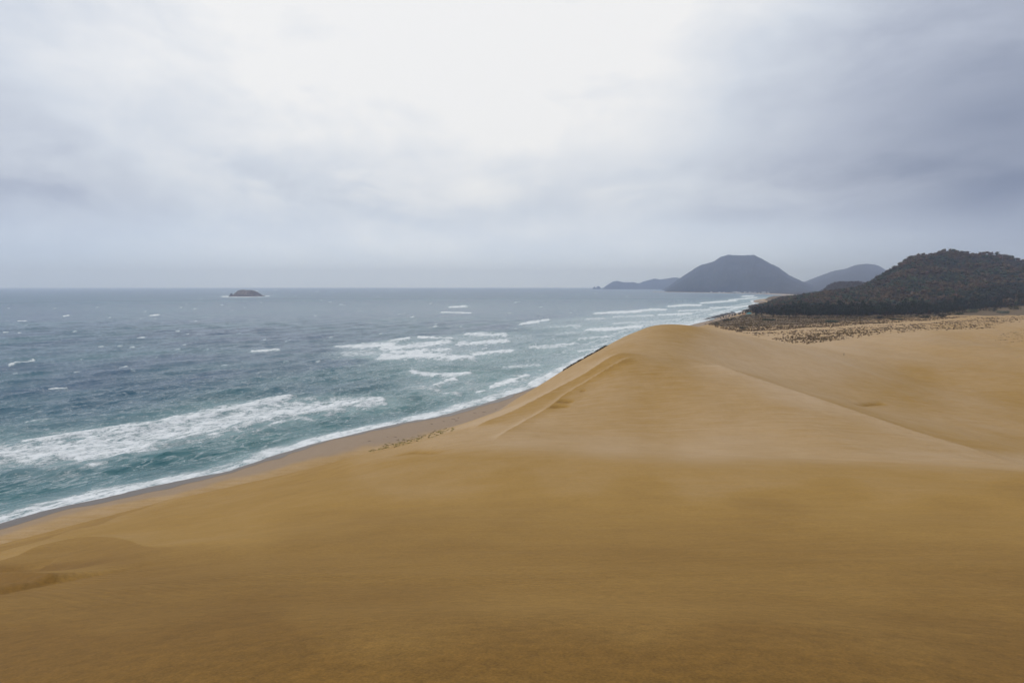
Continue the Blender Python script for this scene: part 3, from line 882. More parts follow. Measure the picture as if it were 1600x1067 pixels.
# ------------------------------------------------------------------ near wooded hill
HSIL = np.array([(1130, 500), (1160, 493), (1200, 477), (1250, 467), (1290, 459), (1330, 455), (1352, 448), (1375, 433), (1390, 419), (1415, 405), (1450, 398),
                 (1475, 393), (1500, 398), (1512, 401), (1528, 397), (1560, 401), (1582, 409), (1615, 414), (1700, 420), (1850, 432), (2000, 452), (2300, 470)], float)
hx = np.linspace(270, 1750, 220)
hy = np.linspace(770, 1950, 190)
HX, HY = np.meshgrid(hx, hy)
def hill_z(x, y):
    x = np.asarray(x, float)
    y = np.asarray(y, float)
    g = base_ground(x, y)[0]
    u = CX + FPX * x / np.maximum(y, 1.0)
    u = u + 5 * waves_noise(x, y, 120, 6, 53)
    ks = 0
    vs_ = np.interp(u, HSIL[:, 0], HSIL[:, 1])
    vs_ = (vs_ + np.interp(u - 7, HSIL[:, 0], HSIL[:, 1]) + np.interp(u + 7, HSIL[:, 0], HSIL[:, 1])) / 3
    Yr = np.interp(u, (1150, 1250, 1400, 1500, 1700, 2200), (960, 1020, 1230, 1330, 1290, 1150))
    Zr = H + (447.0 - vs_) / FPX * Yr
    t = (y - 790.0) / (Yr - 790.0)
    fr = np.clip(t, 0, 1)
    bk = np.clip((y - Yr) / 480.0, 0, 1)
    prof = np.where(t <= 1, fr ** 1.12, (1 - bk ** 1.6))
    z = g - 1.0 + (Zr - g + 1.0) * prof
    big = np.clip((z - g) / 70, 0, 1) * np.where(t < 1, np.clip((1 - t) * 5, 0, 1), 1)
    z = z - 10 * big * np.abs(waves_noise(x, y, 150, 8, 51)) + 2.5 * big * waves_noise(x, y, 60, 8, 52)
    e = np.minimum(np.minimum(x - 270, 1750 - x), np.minimum(y - 770, 1950 - y))
    return np.where(e < 20, g - 2, z), g
HZ, HG = hill_z(HX, HY)
hill = mesh_obj('wooded_hill', np.stack((HX, HY, np.maximum(HZ, HG - 4)), -1).reshape(-1, 3), grid_faces(*HX.shape), MAT_FLOOR, smooth=True)
tag(hill, 'dark wooded hill behind the dune grassland', None, None, 'structure')
def land_z(x, y):
    z, g = hill_z(x, y)
    ins = (np.asarray(x) > 270) & (np.asarray(x) < 1750) & (np.asarray(y) > 770) & (np.asarray(y) < 1950)
    return np.where(ins, np.maximum(z, g), g)

# small bare-topped knoll behind
kx, ky = np.meshgrid(np.linspace(-1, 1, 40), np.linspace(-1, 1, 40))
kc = at_y(1326, 447, 1900)
def knoll_z(a, b):
    return 2 + 56 * np.clip(1.12 - (a * a) ** 1.3 - b * b, 0, 1) ** .7
KZ = knoll_z(kx, ky) + 1.5 * waves_noise(kx * 90, ky * 90, 30, 8, 61) - np.where(np.hypot(kx, ky) > 1.05, 6, 0)
kn = mesh_obj('wooded_knoll', np.stack((kc[0] + kx * 75, ky * 110 + 1900, KZ), -1).reshape(-1, 3), grid_faces(40, 40), MAT_FLOOR, smooth=True)
tag(kn, 'small brown knoll between the wooded hill and the mountains', None, None, 'structure')

# ------------------------------------------------------------------ forest mass on the hill (one wood)
def leaf_cloud(n, rx, ry, rz, size, r, shape='round'):
    """n leaf-clump triangles through a crown volume; returns (n,3,3)"""
    d = r.normal(size=(n, 3))
    d /= np.linalg.norm(d, axis=1, keepdims=True)
    rad_ = r.uniform(0.35, 1.0, n) ** 0.6
    c = d * rad_[:, None]
    if shape == 'cone':
        t = r.uniform(0, 1, n) ** 0.8
        aa = r.uniform(0, 2 * math.pi, n)
        rr2 = (1 - t) ** .75 * r.uniform(.45, 1.05, n)
        c = np.stack((np.cos(aa) * rr2, np.sin(aa) * rr2, t * 2 - 1), 1)
    c = c * np.array((rx, ry, rz))
    tri = r.normal(size=(n, 3, 3))
    tri /= np.linalg.norm(tri, axis=2, keepdims=True)
    return c[:, None, :] + tri * size * r.uniform(.6, 1.3, (n, 1, 1))

g_ = (1 + 5 ** .5) / 2
ICO_V = np.array([(-1, g_, 0), (1, g_, 0), (-1, -g_, 0), (1, -g_, 0), (0, -1, g_), (0, 1, g_), (0, -1, -g_), (0, 1, -g_), (g_, 0, -1), (g_, 0, 1), (-g_, 0, -1), (-g_, 0, 1)]) / 1.902
ICO_F = np.array([(0, 11, 5), (0, 5, 1), (0, 1, 7), (0, 7, 10), (0, 10, 11), (1, 5, 9), (5, 11, 4), (11, 10, 2), (10, 7, 6), (7, 1, 8), (3, 9, 4), (3, 4, 2), (3, 2, 6), (3, 6, 8), (3, 8, 9), (4, 9, 5), (2, 4, 11), (6, 2, 10), (8, 6, 7), (9, 8, 1)])
def lump(rx, rz, r):
    v = ICO_V * r.uniform(.75, 1.15, (12, 1)) * np.array((rx, rx, rz))
    return v[ICO_F]
r4 = np.random.default_rng(91)
NT_ = 11200
fx = r4.uniform(280, 1740, NT_ * 3)
fy = r4.uniform(775, 1700, NT_ * 3)
fz, fg = hill_z(fx, fy)
keep = (fz > fg - .5) & (fy < 1460)
px_u, px_v = project(fx, fy, fz)
keep &= (px_u < 1900) & (px_u > 1170)
fx, fy, fz, px_u, px_v = [q[keep][:NT_] for q in (fx, fy, fz, px_u, px_v)]
n_hill = len(fx)
bu = r4.uniform(1168, 1680, 2600)
by = np.array([float(np.interp(q, (1150, 1180, 1230, 1300, 1440, 1490, 1560, 1640), (720, 690, 650, 624, 622, 690, 780, 830))) for q in bu]) + 55 + 130 * r4.uniform(0, 1, 2600)
bx = (bu - CX) / FPX * by * 1.02
bzz = land_z(bx, by)
pb_u, pb_v = project(bx, by, bzz)
fx, fy, fz = np.concatenate((fx, bx)), np.concatenate((fy, by)), np.concatenate((fz, bzz))
px_u, px_v = np.concatenate((px_u, pb_u)), np.concatenate((px_v, pb_v))
tris, cols = [], []
PAL = np.array([(.022, .034, .018), (.017, .028, .018), (.045, .034, .015), (.050, .033, .019), (.056, .040, .021), (.036, .038, .017), (.060, .033, .022)])
drift = waves_noise(fx, fy, 90, 10, 95)
for i in range(len(fx)):
    low = i >= n_hill
    hgt = r4.uniform(6, 11) * (1.1 if low else .9) * float(np.interp(px_u[i], (1168, 1200, 1250), (.4, .7, 1.0)))
    wd = hgt * r4.uniform(.42, .7)
    p = np.array([.30, .26, .10, .09, .08, .14, .03]) if low else np.array([.14, .09, .20, .18, .17, .17, .05])
    dr_ = drift[i]
    p = p * np.exp(dr_ * np.array([-1.2, -1.2, .6, 1.0, 1.1, -.3, 1.0]))
    ci = r4.choice(7, p=p / p.sum())
    n = 36
    tr = np.concatenate((lump(wd * .62, hgt * .34, r4), leaf_cloud(16, wd * .95, wd * .95, hgt * .46, hgt * .16, r4)))
    tr += np.array((fx[i], fy[i], fz[i] + hgt * .52))
    tris.append(tr)
    cols.append(np.repeat(PAL[ci][None] * r4.uniform(.55, 1.2) * (.72 if low else 1.55), n * 3, 0))
TV = np.concatenate(tris).reshape(-1, 3)
wood = mesh_obj('hill_wood', TV, np.arange(len(TV)).reshape(-1, 3), MAT_LEAF, colors={'col': np.concatenate(cols)})
tag(wood, 'dense autumn wood covering the dark hill', None, None, 'stuff')
tris, cols = [], []
for i in range(420):
    a, b = r4.uniform(-.95, .95, 2)
    if a * a + b * b > .9:
        continue
    hgt = r4.uniform(5, 9)
    tr = leaf_cloud(30, hgt * .5, hgt * .5, hgt * .4, hgt * .2, r4) + np.array((kc[0] + a * 75, 1900 + b * 110, float(knoll_z(a, b)) + hgt * .4))
    tris.append(tr)
    cols.append(np.repeat((PAL[r4.choice([2, 3, 4, 6])] * r4.uniform(.9, 1.5))[None], 90, 0))
TV = np.concatenate(tris).reshape(-1, 3)
tag(mesh_obj('knoll_wood', TV, np.arange(len(TV)).reshape(-1, 3), MAT_LEAF, colors={'col': np.concatenate(cols)}),
    'brown wood covering the small far knoll', None, None, 'stuff')

# ------------------------------------------------------------------ single trees of the coastal belt
def tube(path_, radii, n=6):
    V, F = [], []
    for (p, r_) in zip(path_, radii):
        for k in range(n):
            a = 2 * math.pi * k / n
            V.append((p[0] + r_ * math.cos(a), p[1] + r_ * math.sin(a), p[2]))
    for i in range(len(path_) - 1):
        for k in range(n):
            F.append((i * n + k, i * n + (k + 1) % n, (i + 1) * n + (k + 1) % n, (i + 1) * n + k))
    return V, F
def tree_meshes(kind, seed):
    r = np.random.default_rng(seed)
    if kind == 'pine':
        hgt, cw, n0, pal = 11.0, 2.6, 9, PAL[:2]
    elif kind == 'bent':
        hgt, cw, n0, pal = 6.0, 2.6, 7, PAL[:2]
    else:
        hgt, cw, n0, pal = 7.5, 3.0, 8, PAL[2:5]
    lean = np.array(r.normal(0, .5, 2)) + (np.array((1.4, -.4)) if kind == 'bent' else 0)
    def axis(t):
        return np.array((lean[0] * t * t + .2 * math.sin(4 * t + seed), lean[1] * t * t + .2 * math.cos(3 * t), hgt * t * .95))
    V, F = tube([axis(t) for t in np.linspace(0, 1, 7)], np.linspace(.24, .05, 7))
    tris, cols = [], []
    tmin = .2 if kind == 'pine' else .16
    for k in range(n0 + 4):
        t = tmin + (1 - tmin) * (k + .5) / (n0 + 4)
        a = k * 2.4 + r.uniform(-.4, .4)
        sp_ = cw * ((1 - (t - tmin) / (1 - tmin)) ** .6 * .85 + .15) * r.uniform(.55, 1.0)
        st = axis(t)
        en = st + np.array((math.cos(a) * sp_, math.sin(a) * sp_, sp_ * .35))
        bv, bf = tube([st, (st + en) / 2 + np.array((0, 0, .12)), en], (.09, .06, .03), 4)
        o = len(V)
        V += bv
        F += [tuple(q + o for q in f) for f in bf]
        n = 30
        tr = leaf_cloud(n, sp_ * .55 + .5, sp_ * .55 + .5, .75, .5, r) + en * .85 + st * .15
        tris.append(tr)
        base = pal[r.integers(len(pal))] * r.uniform(.7, 1.35)
        cols.append(np.repeat(base[None], n * 3, 0) * r.uniform(.8, 1.2, (n * 3, 1)))
    tr = leaf_cloud(40, cw * .35, cw * .35, .9, .5, r) + axis(1.0)
    tris.append(tr)
    cols.append(np.repeat(pal[0][None], 120, 0))
    TV = np.concatenate(tris).reshape(-1, 3)
    return (V, F), (TV, np.arange(len(TV)).reshape(-1, 3), np.concatenate(cols))
def make_proto(kind, seed):
    (V, F), (TV, TF, C) = tree_meshes(kind, seed)
    tk = mesh_obj('trunk', V, F, MAT_BARK, smooth=True)
    cr = mesh_obj('crown', TV, TF, MAT_LEAF, colors={'col': C})
    return tk.data, cr.data, tk, cr
PROTO = {k: [make_proto(k, 100 * j + i) for i in range(4)] for j, k in enumerate(('pine', 'bent', 'leafy'))}
INFO = {'pine': ('pine_tree', 'dark green pine in the belt of trees below the wooded hill', 'pine tree', 'pines along the foot of the wooded hill'),
        'bent': ('wind_bent_pine', 'low wind-bent pine on the bluff running down to the sea', 'pine tree', 'low pines on the bluff by the sea'),
        'leafy': ('autumn_tree', 'low rust-brown broadleaf tree among the dark pines', 'tree', 'brown trees among the coastal pines')}
used_first = {}
def plant_tree(kind, loc, rz, s):
    name, label, cat, group = INFO[kind]
    root = empty(name, loc, rz)
    root.scale = (s, s, s * random.uniform(.9, 1.15))
    tag(root, label, cat, group)
    i = random.randrange(4)
    tkd, crd, tk, cr = PROTO[kind][i]
    if (kind, i) not in used_first:
        used_first[(kind, i)] = 1
        tk.parent, cr.parent = root, root
    else:
        for src in (tk, cr):
            c = src.copy()
            COL.objects.link(c)
            c.parent = root
    return root
belt = []
rt = random.Random(3)
def belt_front(u):
    return float(np.interp(u, (1150, 1180, 1230, 1300, 1440, 1490, 1560, 1640), (720, 690, 650, 624, 622, 690, 780, 830))) + 7 * math.sin(u * .05) + 8 * math.sin(u * .021)
for i in range(9000):
    if len(belt) >= 335:
        break
    u = rt.uniform(1172, 1645)
    Y = belt_front(u) + 75 * rt.random() ** 1.3
    x = (u - CX) / FPX * Y * 1.02
    if any((x - q[0]) ** 2 + (Y - q[1]) ** 2 < 12.0 for q in belt):
        continue
    belt.append((x, Y, u))
bz = land_z(np.array([q[0] for q in belt]), np.array([q[1] for q in belt]))
sd_b = -np.prod(poly_dist(np.array([q[0] for q in belt]), np.array([q[1] for q in belt]), SHORE)[:2], axis=0)
for (x, y, u), z, s_ in zip(belt, bz, sd_b):
    if s_ < 40:
        continue
    kind = 'leafy' if rt.random() < .17 else 'pine'
    tap = float(np.interp(u, (1172, 1200, 1250), (.45, .75, 1.0)))
    plant_tree(kind, (x, y, z - .15), rt.uniform(0, 6.28), (rt.choice((.7, .85, .95, 1.05, 1.2, 1.5)) * rt.uniform(.92, 1.08) if kind == 'pine' else rt.uniform(.6, 1.0)) * tap)
# wind-bent pines along the bluff edge down to the sea
bl = [(1188, 487), (1182, 488), (1168, 489.6), (1156, 492), (1147, 494), (1134, 496), (1130, 497), (1126, 498), (1180, 487), (1172, 489), (1165, 490.5), (1160, 491.5), (1154, 492.5), (1149, 493.5), (1144, 494.5), (1139, 495), (1184, 485), (1176, 486), (1190, 484)]
def ground_hit_(u, v):
    return hit(u, v, base_ground)
for i, (u, v) in enumerate(bl):
    p = ground_hit_(u, v)
    plant_tree('bent', (p[0], p[1], float(land_z(np.array([p[0]]), np.array([p[1]]))[0]) - .15), rt.uniform(-.4, .4), .4 + .5 * (u - 1126) / 60)

# ------------------------------------------------------------------ shrubs at the foot of the trees
def shrub_mesh(seed, w_, h_, pal, n=150):
    r = np.random.default_rng(seed)
    tris, cols = [], []
    for k in range(9):
        c = np.array((r.uniform(-.7, .7) * w_, r.uniform(-.45, .45) * w_, h_ * r.uniform(.3, .62)))
        tr = leaf_cloud(n // 5, w_ * .42, w_ * .38, h_ * .42, .10 * w_, r) + c
        tr[..., 2] = np.maximum(tr[..., 2], 0.02)
        tris.append(tr)
        base = np.array(pal) * r.uniform(.75, 1.3)
        cols.append(np.repeat(base[None], len(tr) * 3, 0) * r.uniform(.8, 1.2, (len(tr) * 3, 1)))
    TV = np.concatenate(tris).reshape(-1, 3)
    return TV, np.arange(len(TV)).reshape(-1, 3), np.concatenate(cols)
def stems(w_, h_, seed):
    r = np.random.default_rng(seed)
    V, F = [], []
    for k in range(6):
        a = k * 1.05 + r.uniform(-.3, .3)
        bv, bf = tube([(0, 0, 0), (math.cos(a) * w_ * .25, math.sin(a) * w_ * .25, h_ * .35), (math.cos(a) * w_ * .55, math.sin(a) * w_ * .5, h_ * .65)], (.07, .05, .02), 4)
        o = len(V)
        V += bv
        F += [tuple(q + o for q in f) for f in bf]
    return V, F
def ground_hit(u, v):
    return hit(u, v, fine_ground)
SHRUBS = [('silver_shrub', 1566, 490, 7.0, 3.6, (.13, .15, .11), 'wide silvery grey-green shrub on the rise beside the bare sand', 'silver'),
          ('evergreen_shrub', 1552, 487, 4.5, 5.0, (.022, .030, .016), 'tall dark round shrub between the olive and silvery shrubs', ''),
          ('olive_shrub', 1585, 484, 7.0, 5.0, (.052, .056, .018), 'broad olive-yellow shrub behind the silvery shrub', ''),
          ('grey_shrub', 1520, 489, 6.5, 5.0, (.085, .10, .06), 'mounded grey-green shrub above the sandy gap', ''),
          ('olive_shrub', 1498, 492, 5.0, 3.0, (.045, .052, .020), 'low olive shrub beside the mounded grey-green one', ''),
          ('evergreen_shrub', 1470, 496, 5.0, 4.5, (.024, .026, .015), 'dark brown-green shrub below the tall pines', ''),
          ('olive_shrub', 1447, 497, 5.5, 3.2, (.036, .040, .020), 'spreading olive shrub at the foot of the tall pines', ''),
          ('evergreen_shrub', 1375, 498, 5.0, 3.5, (.030, .034, .018), 'dark green shrub standing out from the pine belt', ''),
          ('silver_shrub', 1300, 504, 8.5, 2.6, (.060, .072, .045), 'long low grey-green shrub in the dune grass', ''),
          ('silver_shrub', 1400, 500, 7.0, 1.6, (.055, .066, .036), 'flat pale-green patch of shrub in front of the pine belt', ''),
          ('juniper_mat', 1200, 501, 8.5, 2.0, (.038, .046, .024), 'green creeping shrub on the grassland rise near the bluff', ''),
          ('juniper_mat', 1160, 514, 3.6, 2.4, (.040, .043, .024), 'dark rounded creeping shrub just behind the dune crest', ''),
          ('juniper_mat', 1136, 501, 6.0, 1.6, (.032, .040, .022), 'dark green creeping shrub along the seaward edge of grassland', '')]
for i, (nm, u, v, w_, h_, pal, lab, _) in enumerate(SHRUBS):
    p = ground_hit(u, v)
    root = empty(nm, (p[0], p[1], p[2] - .1), 0)
    tag(root, lab, 'shrub')
    TV, TF, C = shrub_mesh(300 + i, w_, h_, pal, 260)
    mesh_obj('foliage', TV, TF, MAT_LEAF, root, colors={'col': C})
    V, F = stems(w_, h_, 40 + i)
    mesh_obj('stem', V, F, MAT_BARK, root)

US = []
for i in range(4):
    pal_ = ((.050, .054, .024), (.068, .062, .028), (.036, .044, .024), (.080, .062, .032))[i]
    US.append(shrub_mesh(350 + i, 2.2, 2.4, pal_, 150))
ufirst = [None] * 4
for i in range(110):
    u = 1176 + i * 4.3 + rt.uniform(-3, 3)
    Y = belt_front(u) + rt.uniform(-9, 2)
    x = (u - CX) / FPX * Y * 1.02
    k = rt.randrange(4)
    if ufirst[k] is None:
        o = ufirst[k] = mesh_obj('undergrowth_shrub', US[k][0], US[k][1], MAT_LEAF, colors={'col': US[k][2]})
    else:
        o = ufirst[k].copy()
        COL.objects.link(o)
    sc_ = rt.uniform(.6, 1.35)
    o.scale = (sc_, sc_, sc_ * rt.uniform(.7, 1.1))
    o.rotation_euler = (0, 0, rt.uniform(0, 6.28))
    o.location = (x, Y, float(fine_ground(np.array([x]), np.array([Y]))[0][0]) - .1)
    tag(o, 'low olive undergrowth shrub along the front edge of the pine belt', 'shrub', 'undergrowth along the edge of the pine belt')
for i in range(90):
    t = rt.random()
    u = 1107 + t * 85
    v = np.interp(u, (1107, 1130, 1150, 1170, 1192), (505, 499.5, 495.5, 492.5, 490)) + abs(rt.gauss(0, 2.2))
    p = hit(u, float(v), fine_ground)
    o = ufirst[rt.choice((0, 2))].copy()
    COL.objects.link(o)
    sc_ = rt.uniform(.35, .8) * (.7 + .6 * t)
    o.scale = (sc_ * 1.3, sc_ * 1.3, sc_ * .75)
    o.rotation_euler = (0, 0, rt.uniform(0, 6.28))
    o.location = (p[0], p[1], p[2] - .1)
    tag(o, 'low dark scrub bush on the bluff where the pine belt runs out to sea', 'shrub', 'scrub bushes on the bluff by the sea')

# ------------------------------------------------------------------ grass
def tuft(r, w_, h_, n, col):
    """n bent blades, two triangles each"""
    a = r.uniform(0, 2 * math.pi, n)
    lean_ = r.uniform(.15, .75, n) * h_
    base = np.stack((np.cos(a), np.sin(a), np.zeros(n)), 1) * (r.uniform(0, .5, n) * w_)[:, None]
    out_ = np.stack((np.cos(a), np.sin(a), np.zeros(n)), 1)
    perp = np.stack((-np.sin(a), np.cos(a), np.zeros(n)), 1) * (w_ * .16)
    tip = base + out_ * lean_[:, None]
    tip[:, 2] = h_ * r.uniform(.55, 1.0, n)
    tip += np.array((.18, .05, 0)) * h_
    tri = np.stack((base - perp, base + perp, tip), 1)
    c = np.array(col) * r.uniform(.65, 1.3, (n, 1))
    return tri, np.repeat(c, 3, 0)
r6 = np.random.default_rng(17)
pu_ = r6.uniform(1100, 1640, 26000)
pv_ = r6.uniform(495, 541, 26000)
e_ = np.interp(pu_, VEG_EDGE[:, 0], VEG_EDGE[:, 1])
pth = np.interp(pu_, path[:, 0], path[:, 1])
patch = waves_noise(pu_, pv_ * 2.4, 34, 8, 71) * .5 + .5
below = pv_ > pth
ok = (pv_ < e_) & (np.abs(pv_ - pth) > np.where(pu_ > 1160, 1.6, 0))
prob = np.where(below, .34 + .45 * patch, .85 + .3 * patch)
prob = prob * np.where(below, sstep(e_ - pv_, -1, 7) * .8 + .2, 1)
# sandy blow-out below the start of the path
prob *= 1 - np.exp(-((pu_ - 1205) / 26) ** 2 - ((pv_ - 525) / 5) ** 2)
ok &= r6.uniform(size=len(pu_)) < prob
pu_, pv_, below = pu_[ok], pv_[ok], below[ok]
# pixels -> ground along each ray (vectorised march)
a, b, c = ray(pu_, pv_)
ts = np.geomspace(270, 900, 260)
Xm, Ym = a[:, None] * ts, b[:, None] * ts
Gm = base_ground(Xm, Ym)[0]
dd = (H + c[:, None] * ts) - Gm
idx = np.argmax(dd < 0, axis=1)
good = (dd < 0).any(1) & (idx > 0)
idx = np.maximum(idx, 1)
ii = np.arange(len(idx))
f_ = dd[ii, idx - 1] / (dd[ii, idx - 1] - dd[ii, idx] + 1e-9)
tt_ = ts[idx - 1] + f_ * (ts[idx] - ts[idx - 1])
gx_, gy_ = a * tt_ + r6.normal(0, .5, len(a)), b * tt_ + r6.normal(0, .5, len(a))
gz_, gs_ = fine_ground(gx_, gy_)
good &= gs_ > 16
tris, cols = [], []
GP = [(.15, .10, .045), (.12, .075, .036), (.085, .055, .03), (.19, .135, .065), (.09, .078, .034)]
for x, y, z, bl_, g_ in zip(gx_, gy_, gz_, below, good):
    if not g_:
        continue
    s_ = r6.uniform(.6, 1.3) * (1.0 if bl_ else 1.2)
    tr, cc_ = tuft(r6, .9 * s_, .7 * s_, 11, GP[r6.choice(5, p=[.3, .25, .2, .1, .15])])
    tris.append(tr + np.array((x, y, z - .05)))
    cols.append(cc_)
TV = np.concatenate(tris).reshape(-1, 3)
tag(mesh_obj('dune_grass', TV, np.arange(len(TV)).reshape(-1, 3), MAT_GRASS, colors={'col': np.concatenate(cols)}),
    'tussocks of dried brown grass dotting the sand below the wooded hill', None, None, 'stuff')

# sparse green grass at the right edge of the bare sand
tris, cols = [], []
for _ in range(420):
    u, v = r6.uniform(1555, 1640), r6.uniform(510, 536)
    if v < 528 - (u - 1555) * .35 or r6.random() < .35:
        continue
    a, b, c = ray(u, v)
    p = at_y(u, v, 340)
    tt2 = np.geomspace(200, 700, 120)
    g2 = base_ground(a * tt2, b * tt2)[0]
    q = np.argmax(H + c * tt2 - g2 < 0)
    x, y = a * tt2[q], b * tt2[q]
    z = float(fine_ground(np.array([x]), np.array([y]))[0][0])
    tr, cc_ = tuft(r6, .5, .4, 8, (.13, .115, .05))
    tris.append(tr + np.array((x, y, z - .04)))
    cols.append(cc_)
TV = np.concatenate(tris).reshape(-1, 3)
tag(mesh_obj('sparse_grass', TV, np.arange(len(TV)).reshape(-1, 3), MAT_GRASS, colors={'col': np.concatenate(cols)}),
    'thin yellow-green grass spreading onto the bare sand of the basin', None, None, 'stuff')

# grass clumps at the back of the beach and on the seaward brink: things one can count
def clump_protos(pal, n, w_, h_, seed):
    out = []
    for i in range(3):
        r = np.random.default_rng(seed + i)
        trs, ccs = [], []
        for k in range(5):
            tr, cc_ = tuft(r, w_ * .6, h_, n, pal[i % len(pal)])
            trs.append(tr + np.array((r.uniform(-.5, .5) * w_, r.uniform(-.5, .5) * w_, 0)))
            ccs.append(cc_)
        TV = np.concatenate(trs).reshape(-1, 3)
        out.append((TV, np.arange(len(TV)).reshape(-1, 3), np.concatenate(ccs)))
    return out
def scatter_clumps(name, label, cat, group, pts, protos, smin, smax, sink=.05):
    first = [None] * len(protos)
    for p in pts:
        i = random.randrange(len(protos))
        if first[i] is None:
            o = mesh_obj(name, protos[i][0], protos[i][1], MAT_GRASS, colors={'col': protos[i][2]})
            first[i] = o
        else:
            o = first[i].copy()
            COL.objects.link(o)
        tag(o, label, cat, group)
        s = random.uniform(smin, smax)
        o.scale = (s, s, s)
        o.rotation_euler = (0, 0, random.uniform(-.7, .7))
        z = float(fine_ground(np.array([p[0]]), np.array([p[1]]))[0][0])
        o.location = (p[0], p[1], z - sink)
pts = []
for i in range(230):
    t = rt.random() ** .8
    u = 578 + t * 132
    v = 704 - t * 36 + rt.gauss(1.0, 1.1 + 3.2 * t * (1 - t) * 2)
    pts.append(ground_hit(u, v))
scatter_clumps('beach_grass_clump', 'olive-green grass clump at the back of the beach below the dune', 'grass', 'grass clumps at the foot of the dune by the beach',
               pts, clump_protos([(.34, .29, .09), (.40, .33, .13), (.25, .20, .08)], 14, .7, .18, 500), .35, 1.1)
pts = []
for i in range(46):
    t = i / 45.0
    u = 880 + t * 66 + rt.uniform(-1, 1)
    lo_v, hi_v = 500.0, 640.0                       # find the skyline of the dune in this direction
    for _ in range(9):
        mv = (lo_v + hi_v) / 2
        if hit(u, mv)[1] > 270:
            lo_v = mv
        else:
            hi_v = mv
    p = hit(u, hi_v + .3)
    n_ = p[:2] / np.linalg.norm(p[:2])
    k_ = rt.uniform(-1.0, 1.2)
    pts.append((p[0] + n_[0] * k_, p[1] + n_[1] * k_, 0))
scatter_clumps('brink_scrub', 'dark brown scrub clump along the seaward brink of the dune', 'scrub', 'scrub clumps on the seaward brink of the dune',
               pts, clump_protos([(.055, .035, .022), (.075, .045, .026), (.045, .035, .02)], 14, .9, .6, 520), .7, 1.4, .1)

# ------------------------------------------------------------------ driftwood, stake
def stick(name, L, r_, seed, mat):
    r = np.random.default_rng(seed)
    pth_ = []
    for k in range(6):
        pth_.append((k / 5 * L - L / 2, r.normal(0, .04) * L, r_ * .7 + abs(r.normal(0, .015)) * L))
    V, F = [], []
    for i, p in enumerate(pth_):
        rr3 = r_ * (1 - .5 * i / 5)
        for k in range(6):
            a_ = 2 * math.pi * k / 6
            V.append((p[0], p[1] + rr3 * math.cos(a_), p[2] + rr3 * math.sin(a_)))
    for i in range(5):
        for k in range(6):
            F.append((i * 6 + k, i * 6 + (k + 1) % 6, (i + 1) * 6 + (k + 1) % 6, (i + 1) * 6 + k))
    return mesh_obj(name, V, F, mat)
for i in range(12):
    u = rt.uniform(560, 790)
    v = np.interp(u, (560, 700, 790), (696, 657, 634)) + rt.uniform(-2, 4)
    p = ground_hit(u, float(v))
    o = stick('driftwood', rt.uniform(.7, 1.7), rt.uniform(.05, .09), 600 + i, MAT_WOOD)
    o.location = p
    o.rotation_euler = (0, 0, rt.uniform(0, 3.14))
    tag(o, 'dark driftwood branch lying on the upper beach near the grass', 'driftwood', 'driftwood on the upper beach')
p = ground_hit(1318.5, 555.5)
V, F = tube([(0, 0, -.3), (.01, 0, .4), (.03, .01, .9), (.05, .02, 1.25)], (.11, .10, .10, .08), 8)
F2 = F + [(24, 25, 26, 27), (24, 27, 28, 31), (28, 29, 30, 31)]
st = mesh_obj('wooden_stake', V, F2, MAT_DARKROCK)
st.location = p
tag(st, 'short dark stake standing alone in the bare sand', 'stake')

# ------------------------------------------------------------------ island, sea stack rock, shore rocks
def rock(name, sil, Y0, depth, mat, label, cat, seed, amp, nx=90, ny=40):
    s = np.array(sil, float)
    xs = (s[:, 0] - CX) / FPX * Y0
    zs = np.array([at_y(u, v, Y0)[2] for u, v in sil])
    X = np.linspace(xs[0], xs[-1], nx)
    t = np.linspace(-1, 1, ny)
    XX, TT = np.meshgrid(X, t)
    RZ = np.interp(XX, xs, zs)
    wv = waves_noise(XX, TT * depth, (xs[-1] - xs[0]) * .22, 9, seed)
    wv2 = waves_noise(XX, TT * depth, (xs[-1] - xs[0]) * .07, 9, seed + 1)
    prof = np.clip(1 - np.abs(TT) ** 2.6, 0, 1) ** .6
    Z = RZ * prof + amp * (np.abs(wv) * -.6 + wv2 * .3) * np.sin(np.pi * np.abs(TT)) - 2.5 * (np.abs(TT) > .98)
    Z = np.where((XX <= xs[0] + 1e-6) | (XX >= xs[-1] - 1e-6), -2.5, Z)
    o = mesh_obj(name, np.stack((XX + wv2 * amp * .3, Y0 + TT * depth, Z), -1).reshape(-1, 3), grid_faces(ny, nx), mat, smooth=False)
    return tag(o, label, cat)
isl = rock('rocky_island', [(366, 464), (369, 461.4), (372, 460), (375, 455.8), (378, 453), (382, 452.8), (386, 453.6), (390, 453.2), (394, 453.5), (398, 455), (402, 458.2), (405, 461), (408, 462.2), (410, 464)],
           2650, 60, MAT_ROCK, 'small brown rocky island out at sea with surf around it', 'island', 15, 3.0)
rock('sea_rock', [(359.5, 464), (361, 461), (362.2, 459.2), (363, 458.2), (364.2, 459.6), (366, 461.3), (368, 464)], 2640, 12, MAT_DARKROCK,
     'pointed rock rising beside the small island', 'rock', 16, 1.0, 40, 20)
